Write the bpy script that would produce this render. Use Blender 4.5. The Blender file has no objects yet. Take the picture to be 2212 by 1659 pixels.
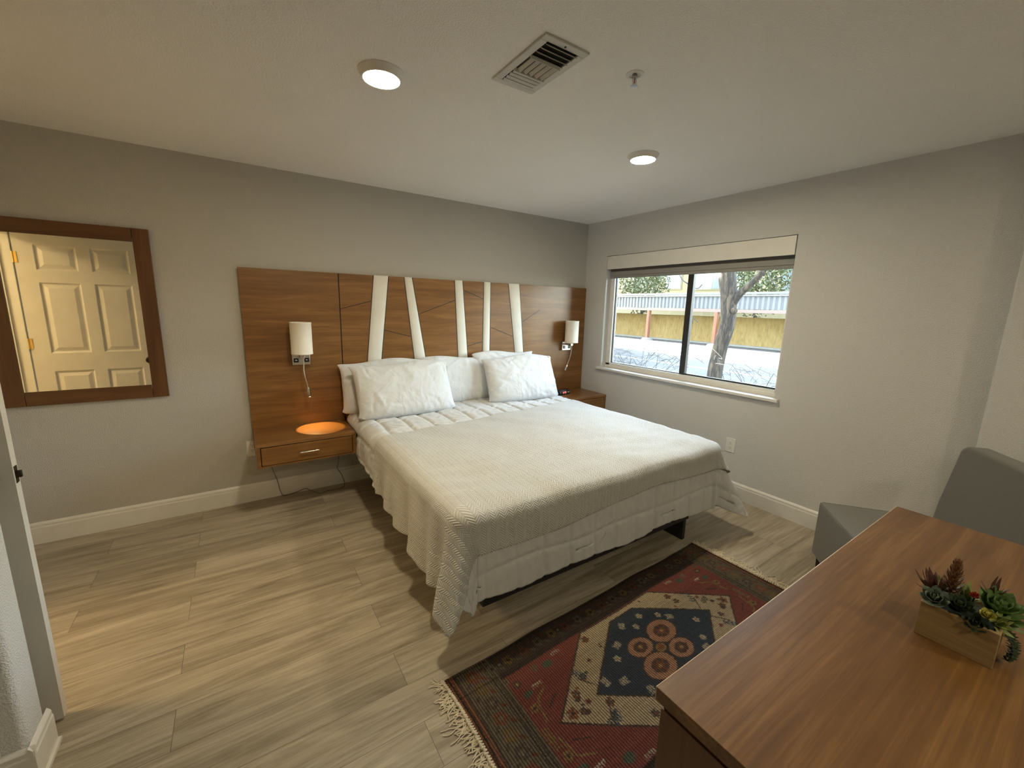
import bpy, bmesh, math, random
import numpy as np
from mathutils import Vector, Matrix, Euler

SC = bpy.context.scene
COL = SC.collection
PI = math.pi
rnd = random.Random(11)

# ---------------------------------------------------------------- materials
def S(r, g, b):
    f = lambda c: (c / 255) / 12.92 if c / 255 <= .04045 else ((c / 255 + .055) / 1.055) ** 2.4
    return (f(r), f(g), f(b), 1)

class NT:
    def __init__(self, name):
        self.m = bpy.data.materials.new(name); self.m.use_nodes = True
        self.t = self.m.node_tree; self.b = self.t.nodes['Principled BSDF']; self.out = self.t.nodes['Material Output']
    def n(self, typ, **kw):
        x = self.t.nodes.new(typ)
        for k, v in kw.items():
            if k in x.inputs.keys(): x.inputs[k].default_value = v
            else: setattr(x, k, v)
        return x
    def l(self, a, b): self.t.links.new(a, b)
    def set(self, **kw):
        for k, v in kw.items(): self.b.inputs[k.replace('_', ' ')].default_value = v
    def coord(self, kind='Object', scale=(1, 1, 1), rot=(0, 0, 0)):
        c = self.n('ShaderNodeTexCoord'); m = self.n('ShaderNodeMapping'); m.inputs['Scale'].default_value = scale
        m.inputs['Rotation'].default_value = rot
        self.l(c.outputs[kind], m.inputs['Vector']); return m.outputs[0]
    def noise(self, vec, scale, detail=3, rough=.5, dist=0):
        x = self.n('ShaderNodeTexNoise'); x.inputs['Scale'].default_value = scale; x.inputs['Detail'].default_value = detail
        x.inputs['Roughness'].default_value = rough; x.inputs['Distortion'].default_value = dist
        self.l(vec, x.inputs['Vector']); return x.outputs['Fac']
    def ramp(self, fac, stops):
        r = self.n('ShaderNodeValToRGB'); e = r.color_ramp.elements
        while len(e) < len(stops): e.new(.5)
        for i, (p, c) in enumerate(stops): e[i].position = p; e[i].color = c
        self.l(fac, r.inputs[0]); return r.outputs[0]
    def math(self, op, a, b=None, c=None, clamp=False):
        x = self.n('ShaderNodeMath', operation=op); x.use_clamp = clamp
        for i, v in enumerate((a, b, c)):
            if v is None: continue
            if isinstance(v, (int, float)): x.inputs[i].default_value = v
            else: self.l(v, x.inputs[i])
        return x.outputs[0]
    def bump(self, h, strength=.3, dist=.002, prev=None):
        x = self.n('ShaderNodeBump'); x.inputs['Strength'].default_value = strength; x.inputs['Distance'].default_value = dist
        self.l(h, x.inputs['Height'])
        if prev is not None: self.l(prev, x.inputs['Normal'])
        return x.outputs[0]
    def mix(self, fac, a, b, mode='MIX'):
        x = self.n('ShaderNodeMix', data_type='RGBA', blend_type=mode)
        for i, v in ((0, fac), (6, a), (7, b)):
            if isinstance(v, (int, float, tuple)): x.inputs[i].default_value = v
            else: self.l(v, x.inputs[i])
        return x.outputs[2]

def plain(name, col, rough=.6, metal=0, spec=.5, bump=None, sheen=0):
    k = NT(name); k.set(Base_Color=col, Roughness=rough, Metallic=metal); k.b.inputs['Specular IOR Level'].default_value = spec
    v = k.coord()
    c = k.ramp(k.noise(v, 9, 3), [(.3, tuple(x * .96 for x in col[:3]) + (1,)), (.7, tuple(min(1, x * 1.03) for x in col[:3]) + (1,))])
    k.l(c, k.b.inputs['Base Color'])
    if bump:
        k.l(k.bump(k.noise(v, bump[0], 3), bump[1], bump[2]), k.b.inputs['Normal'])
    if sheen: k.b.inputs['Sheen Weight'].default_value = sheen
    return k.m

def plaster(name, col, scale=170, strength=.5, knock=False):
    k = NT(name); v = k.coord()
    k.set(Roughness=.75); k.b.inputs['Specular IOR Level'].default_value = .3
    c = k.ramp(k.noise(v, 1.3, 2), [(.3, tuple(x * .975 for x in col[:3]) + (1,)), (.7, tuple(x * 1.015 for x in col[:3]) + (1,))])
    k.l(c, k.b.inputs['Base Color'])
    h = k.noise(v, scale, 2, .55)
    h = k.ramp(h, [(.42, (0, 0, 0, 1)), (.62, (1, 1, 1, 1))])
    nb = k.bump(h, strength, .0016)
    if knock:
        h2 = k.ramp(k.noise(v, 14, 6, .62, 1.2), [(.47, (0, 0, 0, 1)), (.53, (1, 1, 1, 1))])
        nb = k.bump(h2, .25, .002, nb)
    k.l(nb, k.b.inputs['Normal']); return k.m

def wood(name, c1, c2, c3, axis='X', rough=.38, scale=1.0, fig=.5, coat=0):
    k = NT(name)
    sc = {'X': (.7, 9, 9), 'Y': (9, .7, 9), 'Z': (9, 9, .7)}[axis]
    v = k.coord(scale=tuple(s * scale for s in sc))
    n1 = k.noise(v, 2.2, 6, .6, .9)
    v2 = k.coord(scale=tuple(s * scale * (6 if s > 1 else 1.6) for s in sc))
    n2 = k.noise(v2, 3.0, 4, .65)
    f = k.math('ADD', k.math('MULTIPLY', n1, 1 - fig * .5), k.math('MULTIPLY', n2, fig * .5))
    c = k.ramp(f, [(.3, c1), (.5, c2), (.68, c3)])
    k.l(c, k.b.inputs['Base Color']); k.set(Roughness=rough)
    k.l(k.bump(n2, .12, .0008), k.b.inputs['Normal'])
    if coat: k.b.inputs['Coat Weight'].default_value = coat
    return k.m

M = {}
M['ceiling'] = plaster('ceiling_paint', (.90, .90, .88, 1), 150, .8, knock=True)
M['accent'] = plaster('greige_wall_paint', (.51, .495, .46, 1), 190, 1.0)
M['wall'] = plaster('pale_wall_paint', (.655, .65, .635, 1), 190, 1.0)
M['hallwall'] = plaster('lamp_tinted_hall_paint', (.62, .57, .45, 1), 190, .5)  # warm yellow of the hall lamp is put into this wall colour
M['trim'] = plain('trim_paint', (.68, .67, .63, 1), .42)
M['doorpaint'] = plain('door_paint', (.62, .60, .55, 1), .42)
M['vinyl'] = plain('window_vinyl', (.74, .73, .70, 1), .35)
M['head'] = wood('headboard_laminate', S(100, 66, 30), S(124, 86, 44), S(146, 105, 60), 'X', .33, 1.0, .6)
M['mirwood'] = wood('mirror_frame_wood', S(74, 44, 22), S(92, 58, 31), S(106, 70, 40), 'Z', .38, 1.2)
M['mirwoodh'] = wood('mirror_rail_wood', S(74, 44, 22), S(92, 58, 31), S(106, 70, 40), 'X', .38, 1.2)
M['desk'] = wood('desk_laminate', S(80, 54, 26), S(106, 73, 37), S(134, 97, 55), 'X', .36, .8, .8)
M['deskside'] = wood('desk_side_laminate', S(84, 54, 28), S(96, 64, 34), S(108, 74, 42), 'Z', .4, .8, .6)
M['edge'] = plain('desk_edge_glint', S(214, 190, 150), .3)  # pale tone paints the window's reflection on the desk edge
M['groove'] = plain('dark_groove', (.012, .008, .007, 1), .6)
M['strip'] = plain('white_upholstered_strip', (.70, .68, .62, 1), .55, bump=(300, .2, .0005))
M['black'] = plain('black_laminate', (.012, .012, .013, 1), .55)
M['blackgloss'] = plain('black_plastic', (.01, .01, .011, 1), .25)
M['nickel'] = plain('brushed_nickel', (.62, .58, .52, 1), .28, 1.0)
M['chrome'] = plain('chrome', (.42, .42, .42, 1), .25, 1.0)
M['bronze'] = plain('dark_bronze', (.05, .035, .025, 1), .35, .8)
M['brass'] = plain('brass', (.75, .52, .16, 1), .3, 1.0)
M['shade'] = plain('linen_lamp_shade', (.80, .76, .68, 1), .8, bump=(420, .35, .0006))
M['plate'] = plain('white_plastic', (.72, .71, .67, 1), .35)
M['slot'] = plain('socket_slot', (.04, .04, .04, 1), .6)
M['cordm'] = plain('grey_cable_sheath', (.16, .13, .09, 1), .5)
M['ledred'] = None
M['rollshade'] = plain('grey_roller_shade', (.13, .125, .12, 1), .8, bump=(500, .3, .0005))
M['rollhem'] = plain('shade_hem_bar', (.24, .235, .225, 1), .6)
M['anod'] = plain('dark_window_meeting_rail', (.02, .02, .021, 1), .4)
M['gasket'] = plain('window_gasket', (.02, .03, .04, 1), .4)
M['vent'] = plain('vent_enamel', (.58, .57, .54, 1), .4)
M['duct'] = plain('duct_dark', (.05, .05, .045, 1), .8)
M['redbulb'] = plain('red_glass_bulb', (.45, .01, .01, 1), .1)

def emis(name, col, strength):
    k = NT(name); k.set(Base_Color=(.8, .8, .8, 1)); k.b.inputs['Emission Color'].default_value = col
    k.b.inputs['Emission Strength'].default_value = strength; return k.m
LED_COL = (1.0, .66, .33, 1)
M['led'] = emis('downlight_diffuser', (1.0, .87, .61, 1), 62)
M['readled'] = emis('reading_light_lens', (1.0, .75, .45, 1), 25)
M['digits'] = emis('red_clock_digits', (1, .02, .03, 1), .4)

k = NT('mirror_glass'); k.set(Base_Color=(.88, .9, .86, 1), Metallic=1.0, Roughness=.02); M['mirror'] = k.m
k = NT('window_glass')
tr = k.n('ShaderNodeBsdfTransparent'); tr.inputs[0].default_value = (.93, .96, .95, 1)
gl = k.n('ShaderNodeBsdfGlossy'); gl.inputs['Roughness'].default_value = .02
fr = k.n('ShaderNodeFresnel'); fr.inputs[0].default_value = 1.22
mx = k.n('ShaderNodeMixShader'); k.l(fr.outputs[0], mx.inputs[0]); k.l(tr.outputs[0], mx.inputs[1]); k.l(gl.outputs[0], mx.inputs[2])
k.l(mx.outputs[0], k.out.inputs[0]); M['glass'] = k.m

# fabrics
def fabric(name, col, rough=.9, wr=14, ws=.25, fine=700):
    k = NT(name); v = k.coord()
    k.set(Roughness=rough); k.b.inputs['Specular IOR Level'].default_value = .2; k.b.inputs['Sheen Weight'].default_value = .15
    c = k.ramp(k.noise(v, 40, 3), [(.3, tuple(x * .96 for x in col[:3]) + (1,)), (.7, col)])
    k.l(c, k.b.inputs['Base Color'])
    n1 = k.bump(k.noise(v, fine, 2), .25, .0006)
    n2 = k.bump(k.noise(v, wr, 5, .6, .8), ws, .012, n1)
    k.l(n2, k.b.inputs['Normal']); return k.m
M['pillow'] = fabric('white_cotton_pillowcase', (.72, .72, .715, 1), wr=9, ws=.45)
_k = NT('wrinkled_white_pillowcase'); _v = _k.coord(); _n = _k.noise(_v, 2.6, 3, .5, 1.2)
_r = _k.math('SUBTRACT', 1.0, _k.math('ABSOLUTE', _k.math('MULTIPLY_ADD', _n, 7.0, -3.5)), clamp=True)
_k.set(Base_Color=(.62, .63, .64, 1), Roughness=.9); _k.b.inputs['Specular IOR Level'].default_value = .2; _k.b.inputs['Sheen Weight'].default_value = .1
_k.l(_k.bump(_r, .40, .010, _k.bump(_k.noise(_v, 9, 3, .5, .6), .35, .02, _k.bump(_k.noise(_v, 700, 2), .2, .0005))), _k.b.inputs['Normal']); M['pillow'] = _k.m
M['quilt'] = fabric('white_quilted_cotton', (.575, .58, .58, 1), wr=22, ws=.3)
M['mattress'] = fabric('mattress_ticking', (.7, .7, .68, 1))
M['greyfab'] = fabric('grey_upholstery', (.17, .168, .16, 1), wr=6, ws=.05, fine=420)
# blanket: woven herringbone, from the cloth's own uv in metres
k = NT('cream_herringbone_blanket'); uv = k.n('ShaderNodeUVMap'); sx = k.n('ShaderNodeSeparateXYZ'); k.l(uv.outputs[0], sx.inputs[0])
U, V = sx.outputs[0], sx.outputs[1]
wob = k.math('MULTIPLY', k.noise(uv.outputs[0], 6, 3), .010)
pp = k.math('PINGPONG', k.math('ADD', U, wob), .024)
ph = k.math('MULTIPLY', k.math('ADD', k.math('MULTIPLY', pp, .95), V), 2 * PI / .0125)
wv = k.math('SINE', ph)
colw = k.math('ABSOLUTE', k.math('SUBTRACT', k.math('MULTIPLY', pp, 1 / .012), 1.0))
env = k.math('SUBTRACT', 1.0, k.math('POWER', colw, 6))
wv2 = k.math('MULTIPLY', k.math('MULTIPLY_ADD', wv, .5, .5), env)
k.set(Roughness=.92); k.b.inputs['Specular IOR Level'].default_value = .15; k.b.inputs['Sheen Weight'].default_value = .2
k.l(k.ramp(wv2, [(0, (.46, .455, .42, 1)), (.6, (.575, .57, .535, 1))]), k.b.inputs['Base Color'])
b1 = k.bump(k.noise(k.coord(), 900, 2), .3, .0008)
b2 = k.bump(wv2, .9, .0035, b1)
b3 = k.bump(k.noise(k.coord(), 11, 4, .6), .35, .014, b2)
k.l(b3, k.b.inputs['Normal']); M['blanket'] = k.m

# floor: vinyl planks along x
k = NT('vinyl_plank_floor'); v = k.coord()
br = k.n('ShaderNodeTexBrick'); k.l(v, br.inputs['Vector'])
for a, b_ in (('Scale', 1.0), ('Mortar Size', .0009), ('Mortar Smooth', .2), ('Brick Width', 1.22), ('Row Height', .18), ('Bias', 0.0)): br.inputs[a].default_value = b_
br.inputs['Color1'].default_value = (0, 0, 0, 1); br.inputs['Color2'].default_value = (1, 1, 1, 1); br.inputs['Mortar'].default_value = (.5, .5, .5, 1)
br.offset = .37; br.offset_frequency = 2
off = k.n('ShaderNodeVectorMath', operation='MULTIPLY_ADD'); k.l(br.outputs['Color'], off.inputs[0]); off.inputs[1].default_value = (7, 5, 3); k.l(v, off.inputs[2])
mp = k.n('ShaderNodeMapping'); mp.inputs['Scale'].default_value = (.9, 9, 1); k.l(off.outputs[0], mp.inputs[0])
g1 = k.noise(mp.outputs[0], 1.6, 6, .62, 1.0)
mp2 = k.n('ShaderNodeMapping'); mp2.inputs['Scale'].default_value = (2.2, 55, 1); k.l(off.outputs[0], mp2.inputs[0])
g2 = k.noise(mp2.outputs[0], 2.0, 4, .6)
knot = k.noise(mp.outputs[0], .8, 2, .5, 2.0)
f = k.math('ADD', k.math('MULTIPLY', g1, .68), k.math('MULTIPLY', g2, .32))
c = k.ramp(f, [(.28, S(102, 91, 77)), (.44, S(145, 134, 116)), (.58, S(173, 162, 144)), (.75, S(192, 182, 164))])
c = k.mix(.10, c, br.outputs['Color'], 'SOFT_LIGHT')
c = k.mix(k.math('MULTIPLY', br.outputs['Fac'], .8), c, S(60, 52, 42))
k.l(c, k.b.inputs['Base Color'])
k.l(k.math('MULTIPLY_ADD', g2, .2, .34), k.b.inputs['Roughness'])
nb = k.bump(g2, .12, .0008); nb = k.bump(k.math('SUBTRACT', 1.0, br.outputs['Fac']), .5, .001, nb); k.l(nb, k.b.inputs['Normal'])
M['floor'] = k.m
# bamboo planter box
M['bamboo'] = wood('weathered_pine_box', S(104, 84, 52), S(134, 110, 72), S(158, 132, 90), 'Y', .6, 2.2, .6)

# ---------------------------------------------------------------- mesh builder
class MB:
    def __init__(self): self.v = []; self.f = []
    def add(self, vs, fs):
        o = len(self.v); self.v += [tuple(p) for p in vs]; self.f += [tuple(i + o for i in q) for q in fs]; return self
    def box(self, x0, x1, y0, y1, z0, z1, mat=None):
        vs = [Vector((x, y, z)) for x in (x0, x1) for y in (y0, y1) for z in (z0, z1)]
        if mat: vs = [mat @ p for p in vs]
        return self.add(vs, [(0, 1, 3, 2), (4, 6, 7, 5), (0, 4, 5, 1), (2, 3, 7, 6), (0, 2, 6, 4), (1, 5, 7, 3)])
    def prism(self, pts, axis, a, b):
        """polygon pts (2d) extruded along axis from a to b"""
        def P(p, t): return {'x': (t, p[0], p[1]), 'y': (p[0], t, p[1]), 'z': (p[0], p[1], t)}[axis]
        n = len(pts); vs = [P(p, a) for p in pts] + [P(p, b) for p in pts]
        fs = [tuple(range(n)), tuple(range(2 * n - 1, n - 1, -1))] + [(i, i + n, (i + 1) % n + n, (i + 1) % n) for i in range(n)]
        return self.add(vs, fs)
    def lathe(self, prof, c=(0, 0, 0), n=32, mat=None, cap=True):
        vs = []
        for r, z in prof:
            for i in range(n):
                a = 2 * PI * i / n; p = Vector((r * math.cos(a), r * math.sin(a), z))
                if mat: p = mat @ p
                vs.append(p + Vector(c))
        fs = [(j * n + i, j * n + (i + 1) % n, (j + 1) * n + (i + 1) % n, (j + 1) * n + i) for j in range(len(prof) - 1) for i in range(n)]
        if cap:
            fs.append(tuple(range(n - 1, -1, -1))); m = (len(prof) - 1) * n; fs.append(tuple(range(m, m + n)))
        return self.add(vs, fs)
    def tube(self, pts, r, n=8, cap=True):
        pts = [Vector(p) for p in pts]; R = r if isinstance(r, (list, tuple)) else [r] * len(pts)
        vs = []; up = Vector((.13, .27, 1)).normalized()
        for i, p in enumerate(pts):
            t = (pts[min(i + 1, len(pts) - 1)] - pts[max(i - 1, 0)]).normalized()
            if abs(t.dot(up)) > .98: up = Vector((1, .1, 0)).normalized()
            a = t.cross(up).normalized(); b = a.cross(t).normalized(); up = b
            for j in range(n):
                w = 2 * PI * j / n; vs.append(p + (a * math.cos(w) + b * math.sin(w)) * R[i])
        fs = [(j * n + i, j * n + (i + 1) % n, (j + 1) * n + (i + 1) % n, (j + 1) * n + i) for j in range(len(pts) - 1) for i in range(n)]
        if cap: fs.append(tuple(range(n - 1, -1, -1))); m = (len(pts) - 1) * n; fs.append(tuple(range(m, m + n)))
        return self.add(vs, fs)
    def build(self, name, mat, parent=None, bevel=0, smooth=True, ang=35, seg=2, kind=None, label=None, local=False):
        me = bpy.data.meshes.new(name); me.from_pydata([tuple(p) for p in self.v], [], self.f); me.validate()
        bm = bmesh.new(); bm.from_mesh(me); bmesh.ops.recalc_face_normals(bm, faces=bm.faces[:]); bm.to_mesh(me); bm.free()
        return link(name, me, mat, parent, bevel, smooth, ang, seg, kind, label, local)

def link(name, me, mat, parent=None, bevel=0, smooth=True, ang=35, seg=2, kind=None, label=None, local=False):
    o = bpy.data.objects.new(name, me); COL.objects.link(o)
    if mat: me.materials.append(mat)
    if smooth:
        me.shade_smooth()
        me.set_sharp_from_angle(angle=math.radians(ang))
    if bevel:
        b = o.modifiers.new('bevel', 'BEVEL'); b.width = bevel; b.segments = seg; b.limit_method = 'ANGLE'; b.angle_limit = math.radians(40)
    if parent:
        o.parent = parent
        if not local: o.matrix_parent_inverse = world_of(parent).inverted()
    if kind: o['kind'] = kind
    if label: o['label'] = label
    return o
def world_of(o):
    m = o.matrix_basis.copy()
    if o.parent: m = world_of(o.parent) @ o.matrix_parent_inverse @ m
    return m
def tag(o, label, cat, group=None, kind=None):
    o['label'] = label; o['category'] = cat
    if group: o['group'] = group
    if kind: o['kind'] = kind
    return o
def thing(name, loc, label, cat, group=None, rz=0):
    o = bpy.data.objects.new(name, None); o.empty_display_size = .1; COL.objects.link(o); o.location = loc; o.rotation_euler = (0, 0, rz)
    return tag(o, label, cat, group)
def children(o): return [c for c in bpy.data.objects if c.parent == o]
def copy_tree(o, parent=None):
    c = o.copy(); COL.objects.link(c)
    if parent is not None: c.parent = parent
    for ch in children(o): copy_tree(ch, c)
    return c
def structure(o, label=None):
    o['kind'] = 'structure'
    if label: o['label'] = label
    return o
def box(name, mat, x0, x1, y0, y1, z0, z1, parent=None, bevel=0, **kw):
    return MB().box(x0, x1, y0, y1, z0, z1).build(name, mat, parent, bevel, **kw)

SKYS, SUNE, SPOTE, HALLE, EXPO = 3.35, 120.0, 9.0, 44.0, 0.54
# ================================================================ camera
cam = bpy.data.cameras.new('camera'); camo = bpy.data.objects.new('camera', cam); COL.objects.link(camo); SC.camera = camo
cam.sensor_width = 36; cam.lens = 892.7 * 36 / 2212; cam.clip_start = .05; cam.clip_end = 200
camo.location = (-3.358, -3.566, 1.524)
camo.rotation_euler = Euler((1.3857, -.0251, -.5855), 'XYZ')

H = 2.44
# ================================================================ room shell
structure(box('floor', M['floor'], -6.6, .12, -6.1, .12, -.1, 0, smooth=False))
structure(box('ceiling', M['ceiling'], -6.6, .12, -6.1, .12, H, H + .1, smooth=False))
structure(box('wall_back', M['accent'], -4.95, .12, 0, .12, 0, H, smooth=False))
# window wall with its opening
W0, W1, WZ0, WZ1 = -2.128, -.317, .888, 2.076
mb = MB()
mb.box(0, .16, W1, 0, 0, H); mb.box(0, .16, -6.1, W0, 0, H); mb.box(0, .16, W0, W1, 0, WZ0); mb.box(0, .16, W0, W1, WZ1, H)
structure(mb.build('wall_right', M['wall'], smooth=False))
# wall return beyond the chair (rounded corner)
pts = [(-.10, -6.05), (-.10, -3.205)] + [(-.10 + .02 * (1 - math.cos(a)), -3.205 + .02 * math.sin(a)) for a in [PI / 8 * i for i in range(1, 5)]] + [(.0, -3.185), (.0, -6.05)]
structure(MB().prism(pts, 'z', 0, H).build('wall_right_return', M['wall'], ang=50))
structure(box('wall_front', M['wall'], -6.6, .12, -6.1, -6.0, 0, H, smooth=False))
structure(box('wall_far_left', M['wall'], -6.6, -6.5, -6.1, -1.9, 0, H, smooth=False))
# left wall holding the doorway (opening y -1.60 .. -.78)
mb = MB(); mb.box(-4.95, -4.83, -.78, 0, 0, H); mb.box(-4.95, -4.83, -1.62, -.78, 2.05, H)
structure(mb.build('wall_left', M['wall'], smooth=False))
# stub wall beside the door, bull-nosed end
pts = [(-4.83, -1.737), (-4.018, -1.737), (-4.005, -1.742), (-4.0, -1.755), (-4.0, -1.853), (-4.005, -1.866), (-4.018, -1.871), (-6.6, -1.871), (-6.6, -1.80), (-4.95, -1.80), (-4.95, -1.62), (-4.83, -1.62)]
structure(MB().prism(pts, 'z', 0, H).build('wall_left_stub', M['wall'], ang=50))
# hallway beyond the door
mb = MB(); mb.box(-6.6, -6.5, -1.8, .12, 0, H); mb.box(-6.5, -4.95, 0, .12, 0, H)
structure(mb.build('wall_hall', M['hallwall'], smooth=False))
structure(box('wall_hall_side', M['hallwall'], -6.5, -4.95, -1.80, -1.62, 0, H, smooth=False))

# baseboards (profiled)
def base_prof(t=.013, h=.139): return [(0, 0), (t, 0), (t, h - .034), (t * .8, h - .028), (t * .8, h - .014), (t * .45, h - .006), (0, h)]
bp = base_prof()
structure(MB().prism([(-a, b) for a, b in bp], 'x', -4.83, -.013).build('baseboard_back', M['trim'], ang=20))
m_ = MB().prism([(-a, b) for a, b in bp], 'y', -3.19, 0)
structure(m_.build('baseboard_right', M['trim'], ang=20))
structure(MB().prism([(-.10 - a, b) for a, b in bp], 'y', -6.0, -3.20).build('baseboard_right_return', M['trim'], ang=20))
structure(MB().prism([(-4.0 + a, b) for a, b in bp], 'y', -1.8835, -1.722).build('baseboard_stub_end', M['trim'], ang=20))
structure(MB().prism([(-1.871 - a, b) for a, b in bp], 'x', -4.075, -3.9865).build('baseboard_stub_front', M['trim'], ang=20))
structure(MB().prism([(-4.83 + a, b) for a, b in bp], 'y', -.70, 0).build('baseboard_left', M['trim'], ang=20))
structure(box('trim_1', M['trim'], -3.987, -3.978, -1.883, -1.722, 0, .012, smooth=False), 'small quarter round strip at the foot of the stub wall')
# casing of the closet doorway at the very left edge
structure(box('trim_2', M['trim'], -4.15, -4.078, -1.890, -1.871, 0, 2.1, bevel=.004), 'white door casing on the near face of the stub wall')
structure(box('trim_3', M['trim'], -4.066, -4.056, -1.875, -1.871, .14, 2.1, smooth=False), 'thin white edge line beside the casing')

# ---------------------------------------------------------------- doorway and open six-panel door
mb = MB(); mb.box(-4.965, -4.815, -1.62, -1.598, 0, 2.05); mb.box(-4.965, -4.815, -.80, -.778, 0, 2.05); mb.box(-4.965, -4.815, -1.598, -.80, 2.035, 2.06)
mb.box(-4.915, -4.88, -1.598, -1.585, 0, 2.04)
structure(mb.build('trim_4', M['trim'], bevel=.002), 'white jamb of the bedroom doorway')
mb = MB(); mb.box(-4.83, -4.815, -.778, -.705, 0, 2.12); mb.box(-4.83, -4.815, -1.70, -.705, 2.055, 2.13)
mb.box(-4.965, -4.95, -1.60, -1.61, 0, 2.1)
structure(mb.build('trim_5', M['trim'], bevel=.003), 'white casing around the bedroom doorway')
structure(box('trim_6', M['trim'], -5.06, -4.96, -1.62, -1.604, 0, 2.12, bevel=.003), 'white hall side casing of the bedroom doorway')

door = thing('bedroom_door', (-4.81, -1.61, 0), 'white six-panel bedroom door standing open against the stub wall at the left edge', 'door')
dx0, dx1, dy0, dy1 = -4.806, -3.992, -1.637, -1.602
def panel_door():
    bm = bmesh.new()
    xs = [dx0, dx0 + .138, dx0 + .372, dx0 + .498, dx0 + .732, dx1 - .0]
    xs[-2] = dx0 + .705; xs = [dx0, dx0 + .115, dx0 + .365, dx0 + .449, dx0 + .699, dx1]
    zs = [.012, .24, .875, 1.03, 1.625, 1.725, 1.93, 2.03]
    for side, y in ((1, dy1), (-1, dy0)):
        for i in range(5):
            for j in range(7):
                a = [(xs[i], zs[j]), (xs[i + 1], zs[j]), (xs[i + 1], zs[j + 1]), (xs[i], zs[j + 1])]
                if i in (1, 3) and j in (1, 3, 5):
                    lv = [(0, 0), (.012, .011), (.020, .011), (.048, .002)]
                    rings = []
                    for ins, dep in lv:
                        rings.append([bm.verts.new((p[0] + (ins if q in (0, 3) else -ins), y - side * dep, p[1] + (ins if q in (0, 1) else -ins))) for q, p in enumerate(a)])
                    for r0, r1 in zip(rings, rings[1:]):
                        for q in range(4): bm.faces.new((r0[q], r0[(q + 1) % 4], r1[(q + 1) % 4], r1[q]))
                    bm.faces.new(rings[-1])
                else:
                    bm.faces.new([bm.verts.new((p[0], y, p[1])) for p in a])
    z0, z1 = zs[0], zs[-1]
    for x in (dx0, dx1): bm.faces.new([bm.verts.new(p) for p in ((x, dy0, z0), (x, dy1, z0), (x, dy1, z1), (x, dy0, z1))])
    for z in (z0, z1): bm.faces.new([bm.verts.new(p) for p in ((dx0, dy0, z), (dx0, dy1, z), (dx1, dy1, z), (dx1, dy0, z))])
    bmesh.ops.remove_doubles(bm, verts=bm.verts[:], dist=.0003); bmesh.ops.recalc_face_normals(bm, faces=bm.faces[:])
    me = bpy.data.meshes.new('door_leaf'); bm.to_mesh(me); bm.free(); return me
link('door_leaf', panel_door(), M['doorpaint'], door, ang=12)
# latch plate with bolt in the door edge
lp = MB(); lp.box(-3.993, -3.9905, -1.630, -1.609, .918, .975); lp.build('latch_plate', M['bronze'], door, .0008)
MB().box(-3.992, -3.979, -1.625, -1.614, .935, .958).build('latch_bolt', M['bronze'], door, .002)
for sgn, yy in ((-1, dy0), (1, dy1)):
    mt = Matrix.Translation((-4.052, yy, .945)) @ Matrix.Rotation(-sgn * PI / 2, 4, 'X')
    MB().lathe([(.030, 0), (.031, .004), (.028, .008)] , mat=mt, n=28).build('door_rose', M['bronze'], door)
    if True:
        k_ = MB().lathe([(.010, .006), (.010, .03), (.024, .036), (.029, .046), (.026, .058), (.012, .063)], mat=mt, n=28).build('door_knob', M['bronze'], door)
for hz in (.25, 1.115, 1.82):
    h_ = MB().tube([(-4.811, -1.598, hz - .044), (-4.811, -1.598, hz + .044)], .006, 10)
    h_.box(-4.834, -4.789, -1.6012, -1.5985, hz - .044, hz + .044); h_.build('hinge', M['brass'], door)

# ================================================================ window
win = bpy.data.objects.new('window_1', None); COL.objects.link(win); win.location = (.08, -1.22, WZ0); win['kind'] = 'structure'
FX0, FX1 = .075, .135
mb = MB()
mb.box(FX0, FX1, W0, W0 + .040, WZ0, WZ1); mb.box(FX0, FX1, W1 - .055, W1, WZ0, WZ1); mb.box(FX0, FX1, W0, W1, WZ0, WZ0 + .052); mb.box(FX0, FX1, W0, W1, WZ1 - .05, WZ1)
mb.box(FX0 - .010, FX0, W0, W1, WZ0, WZ0 + .030)
mb.build('window_frame', M['vinyl'], win, .003)
mb = MB(); mb.box(.088, .128, -1.293, -1.262, WZ0 + .05, WZ1 - .05); mb.box(.096, .136, -1.262, -1.232, WZ0 + .05, WZ1 - .05); mb.build('meeting_rail', M['anod'], win, .002)
mb = MB(); mb.box(.100, .118, W0 + .04, -1.24, WZ0 + .050, WZ0 + .066); mb.box(.100, .118, -1.24, W1 - .055, WZ0 + .050, WZ0 + .060); mb.box(.100, .118, W1 - .063, W1 - .055, WZ0 + .05, WZ1 - .05)
mb.build('glazing_gasket', M['gasket'], win)
box('window_pane', M['glass'], .108, .112, W0 + .04, -1.28, WZ0 + .05, WZ1 - .05, win, smooth=False)
box('window_pane', M['glass'], .108, .112, -1.26, W1 - .055, WZ0 + .05, WZ1 - .05, win, smooth=False)
sill = MB().prism([(-.034, .866), (-.034, .884), (-.030, .888), (.075, .892), (.075, .866)], 'y', W0 - .032, W1 + .045)
sill.build('window_sill', M['trim'], win, .002)
# reveal lining (slightly glossy paint)
# valance board over the shade, flush with the wall, with its thin shadow gap
box('valance_board', M['trim'], -.004, .012, W0 + .006, W1 - .006, 1.938, 2.070, win, .001)
sh = thing('roller_shade', (.04, -1.22, 1.84), 'grey roller shade rolled up under the flush white board of the window', 'window shade')
box('shade_cloth', M['rollshade'], .045, .048, W0 + .012, W1 - .02, 1.862, 2.00, sh, smooth=False)
MB().tube([(.042, W0 + .012, 1.985), (.042, W1 - .02, 1.985)], .028, 20).build('shade_roll', M['rollshade'], sh)
mb = MB(); mb.box(.036, .052, W0 + .012, W1 - .02, 1.845, 1.872); mb.build('hem_bar', M['rollhem'], sh, .004)
box('shade_fold', M['rollhem'], .032, .044, W0 + .014, W1 - .022, 1.872, 1.915, sh, .004)

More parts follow.
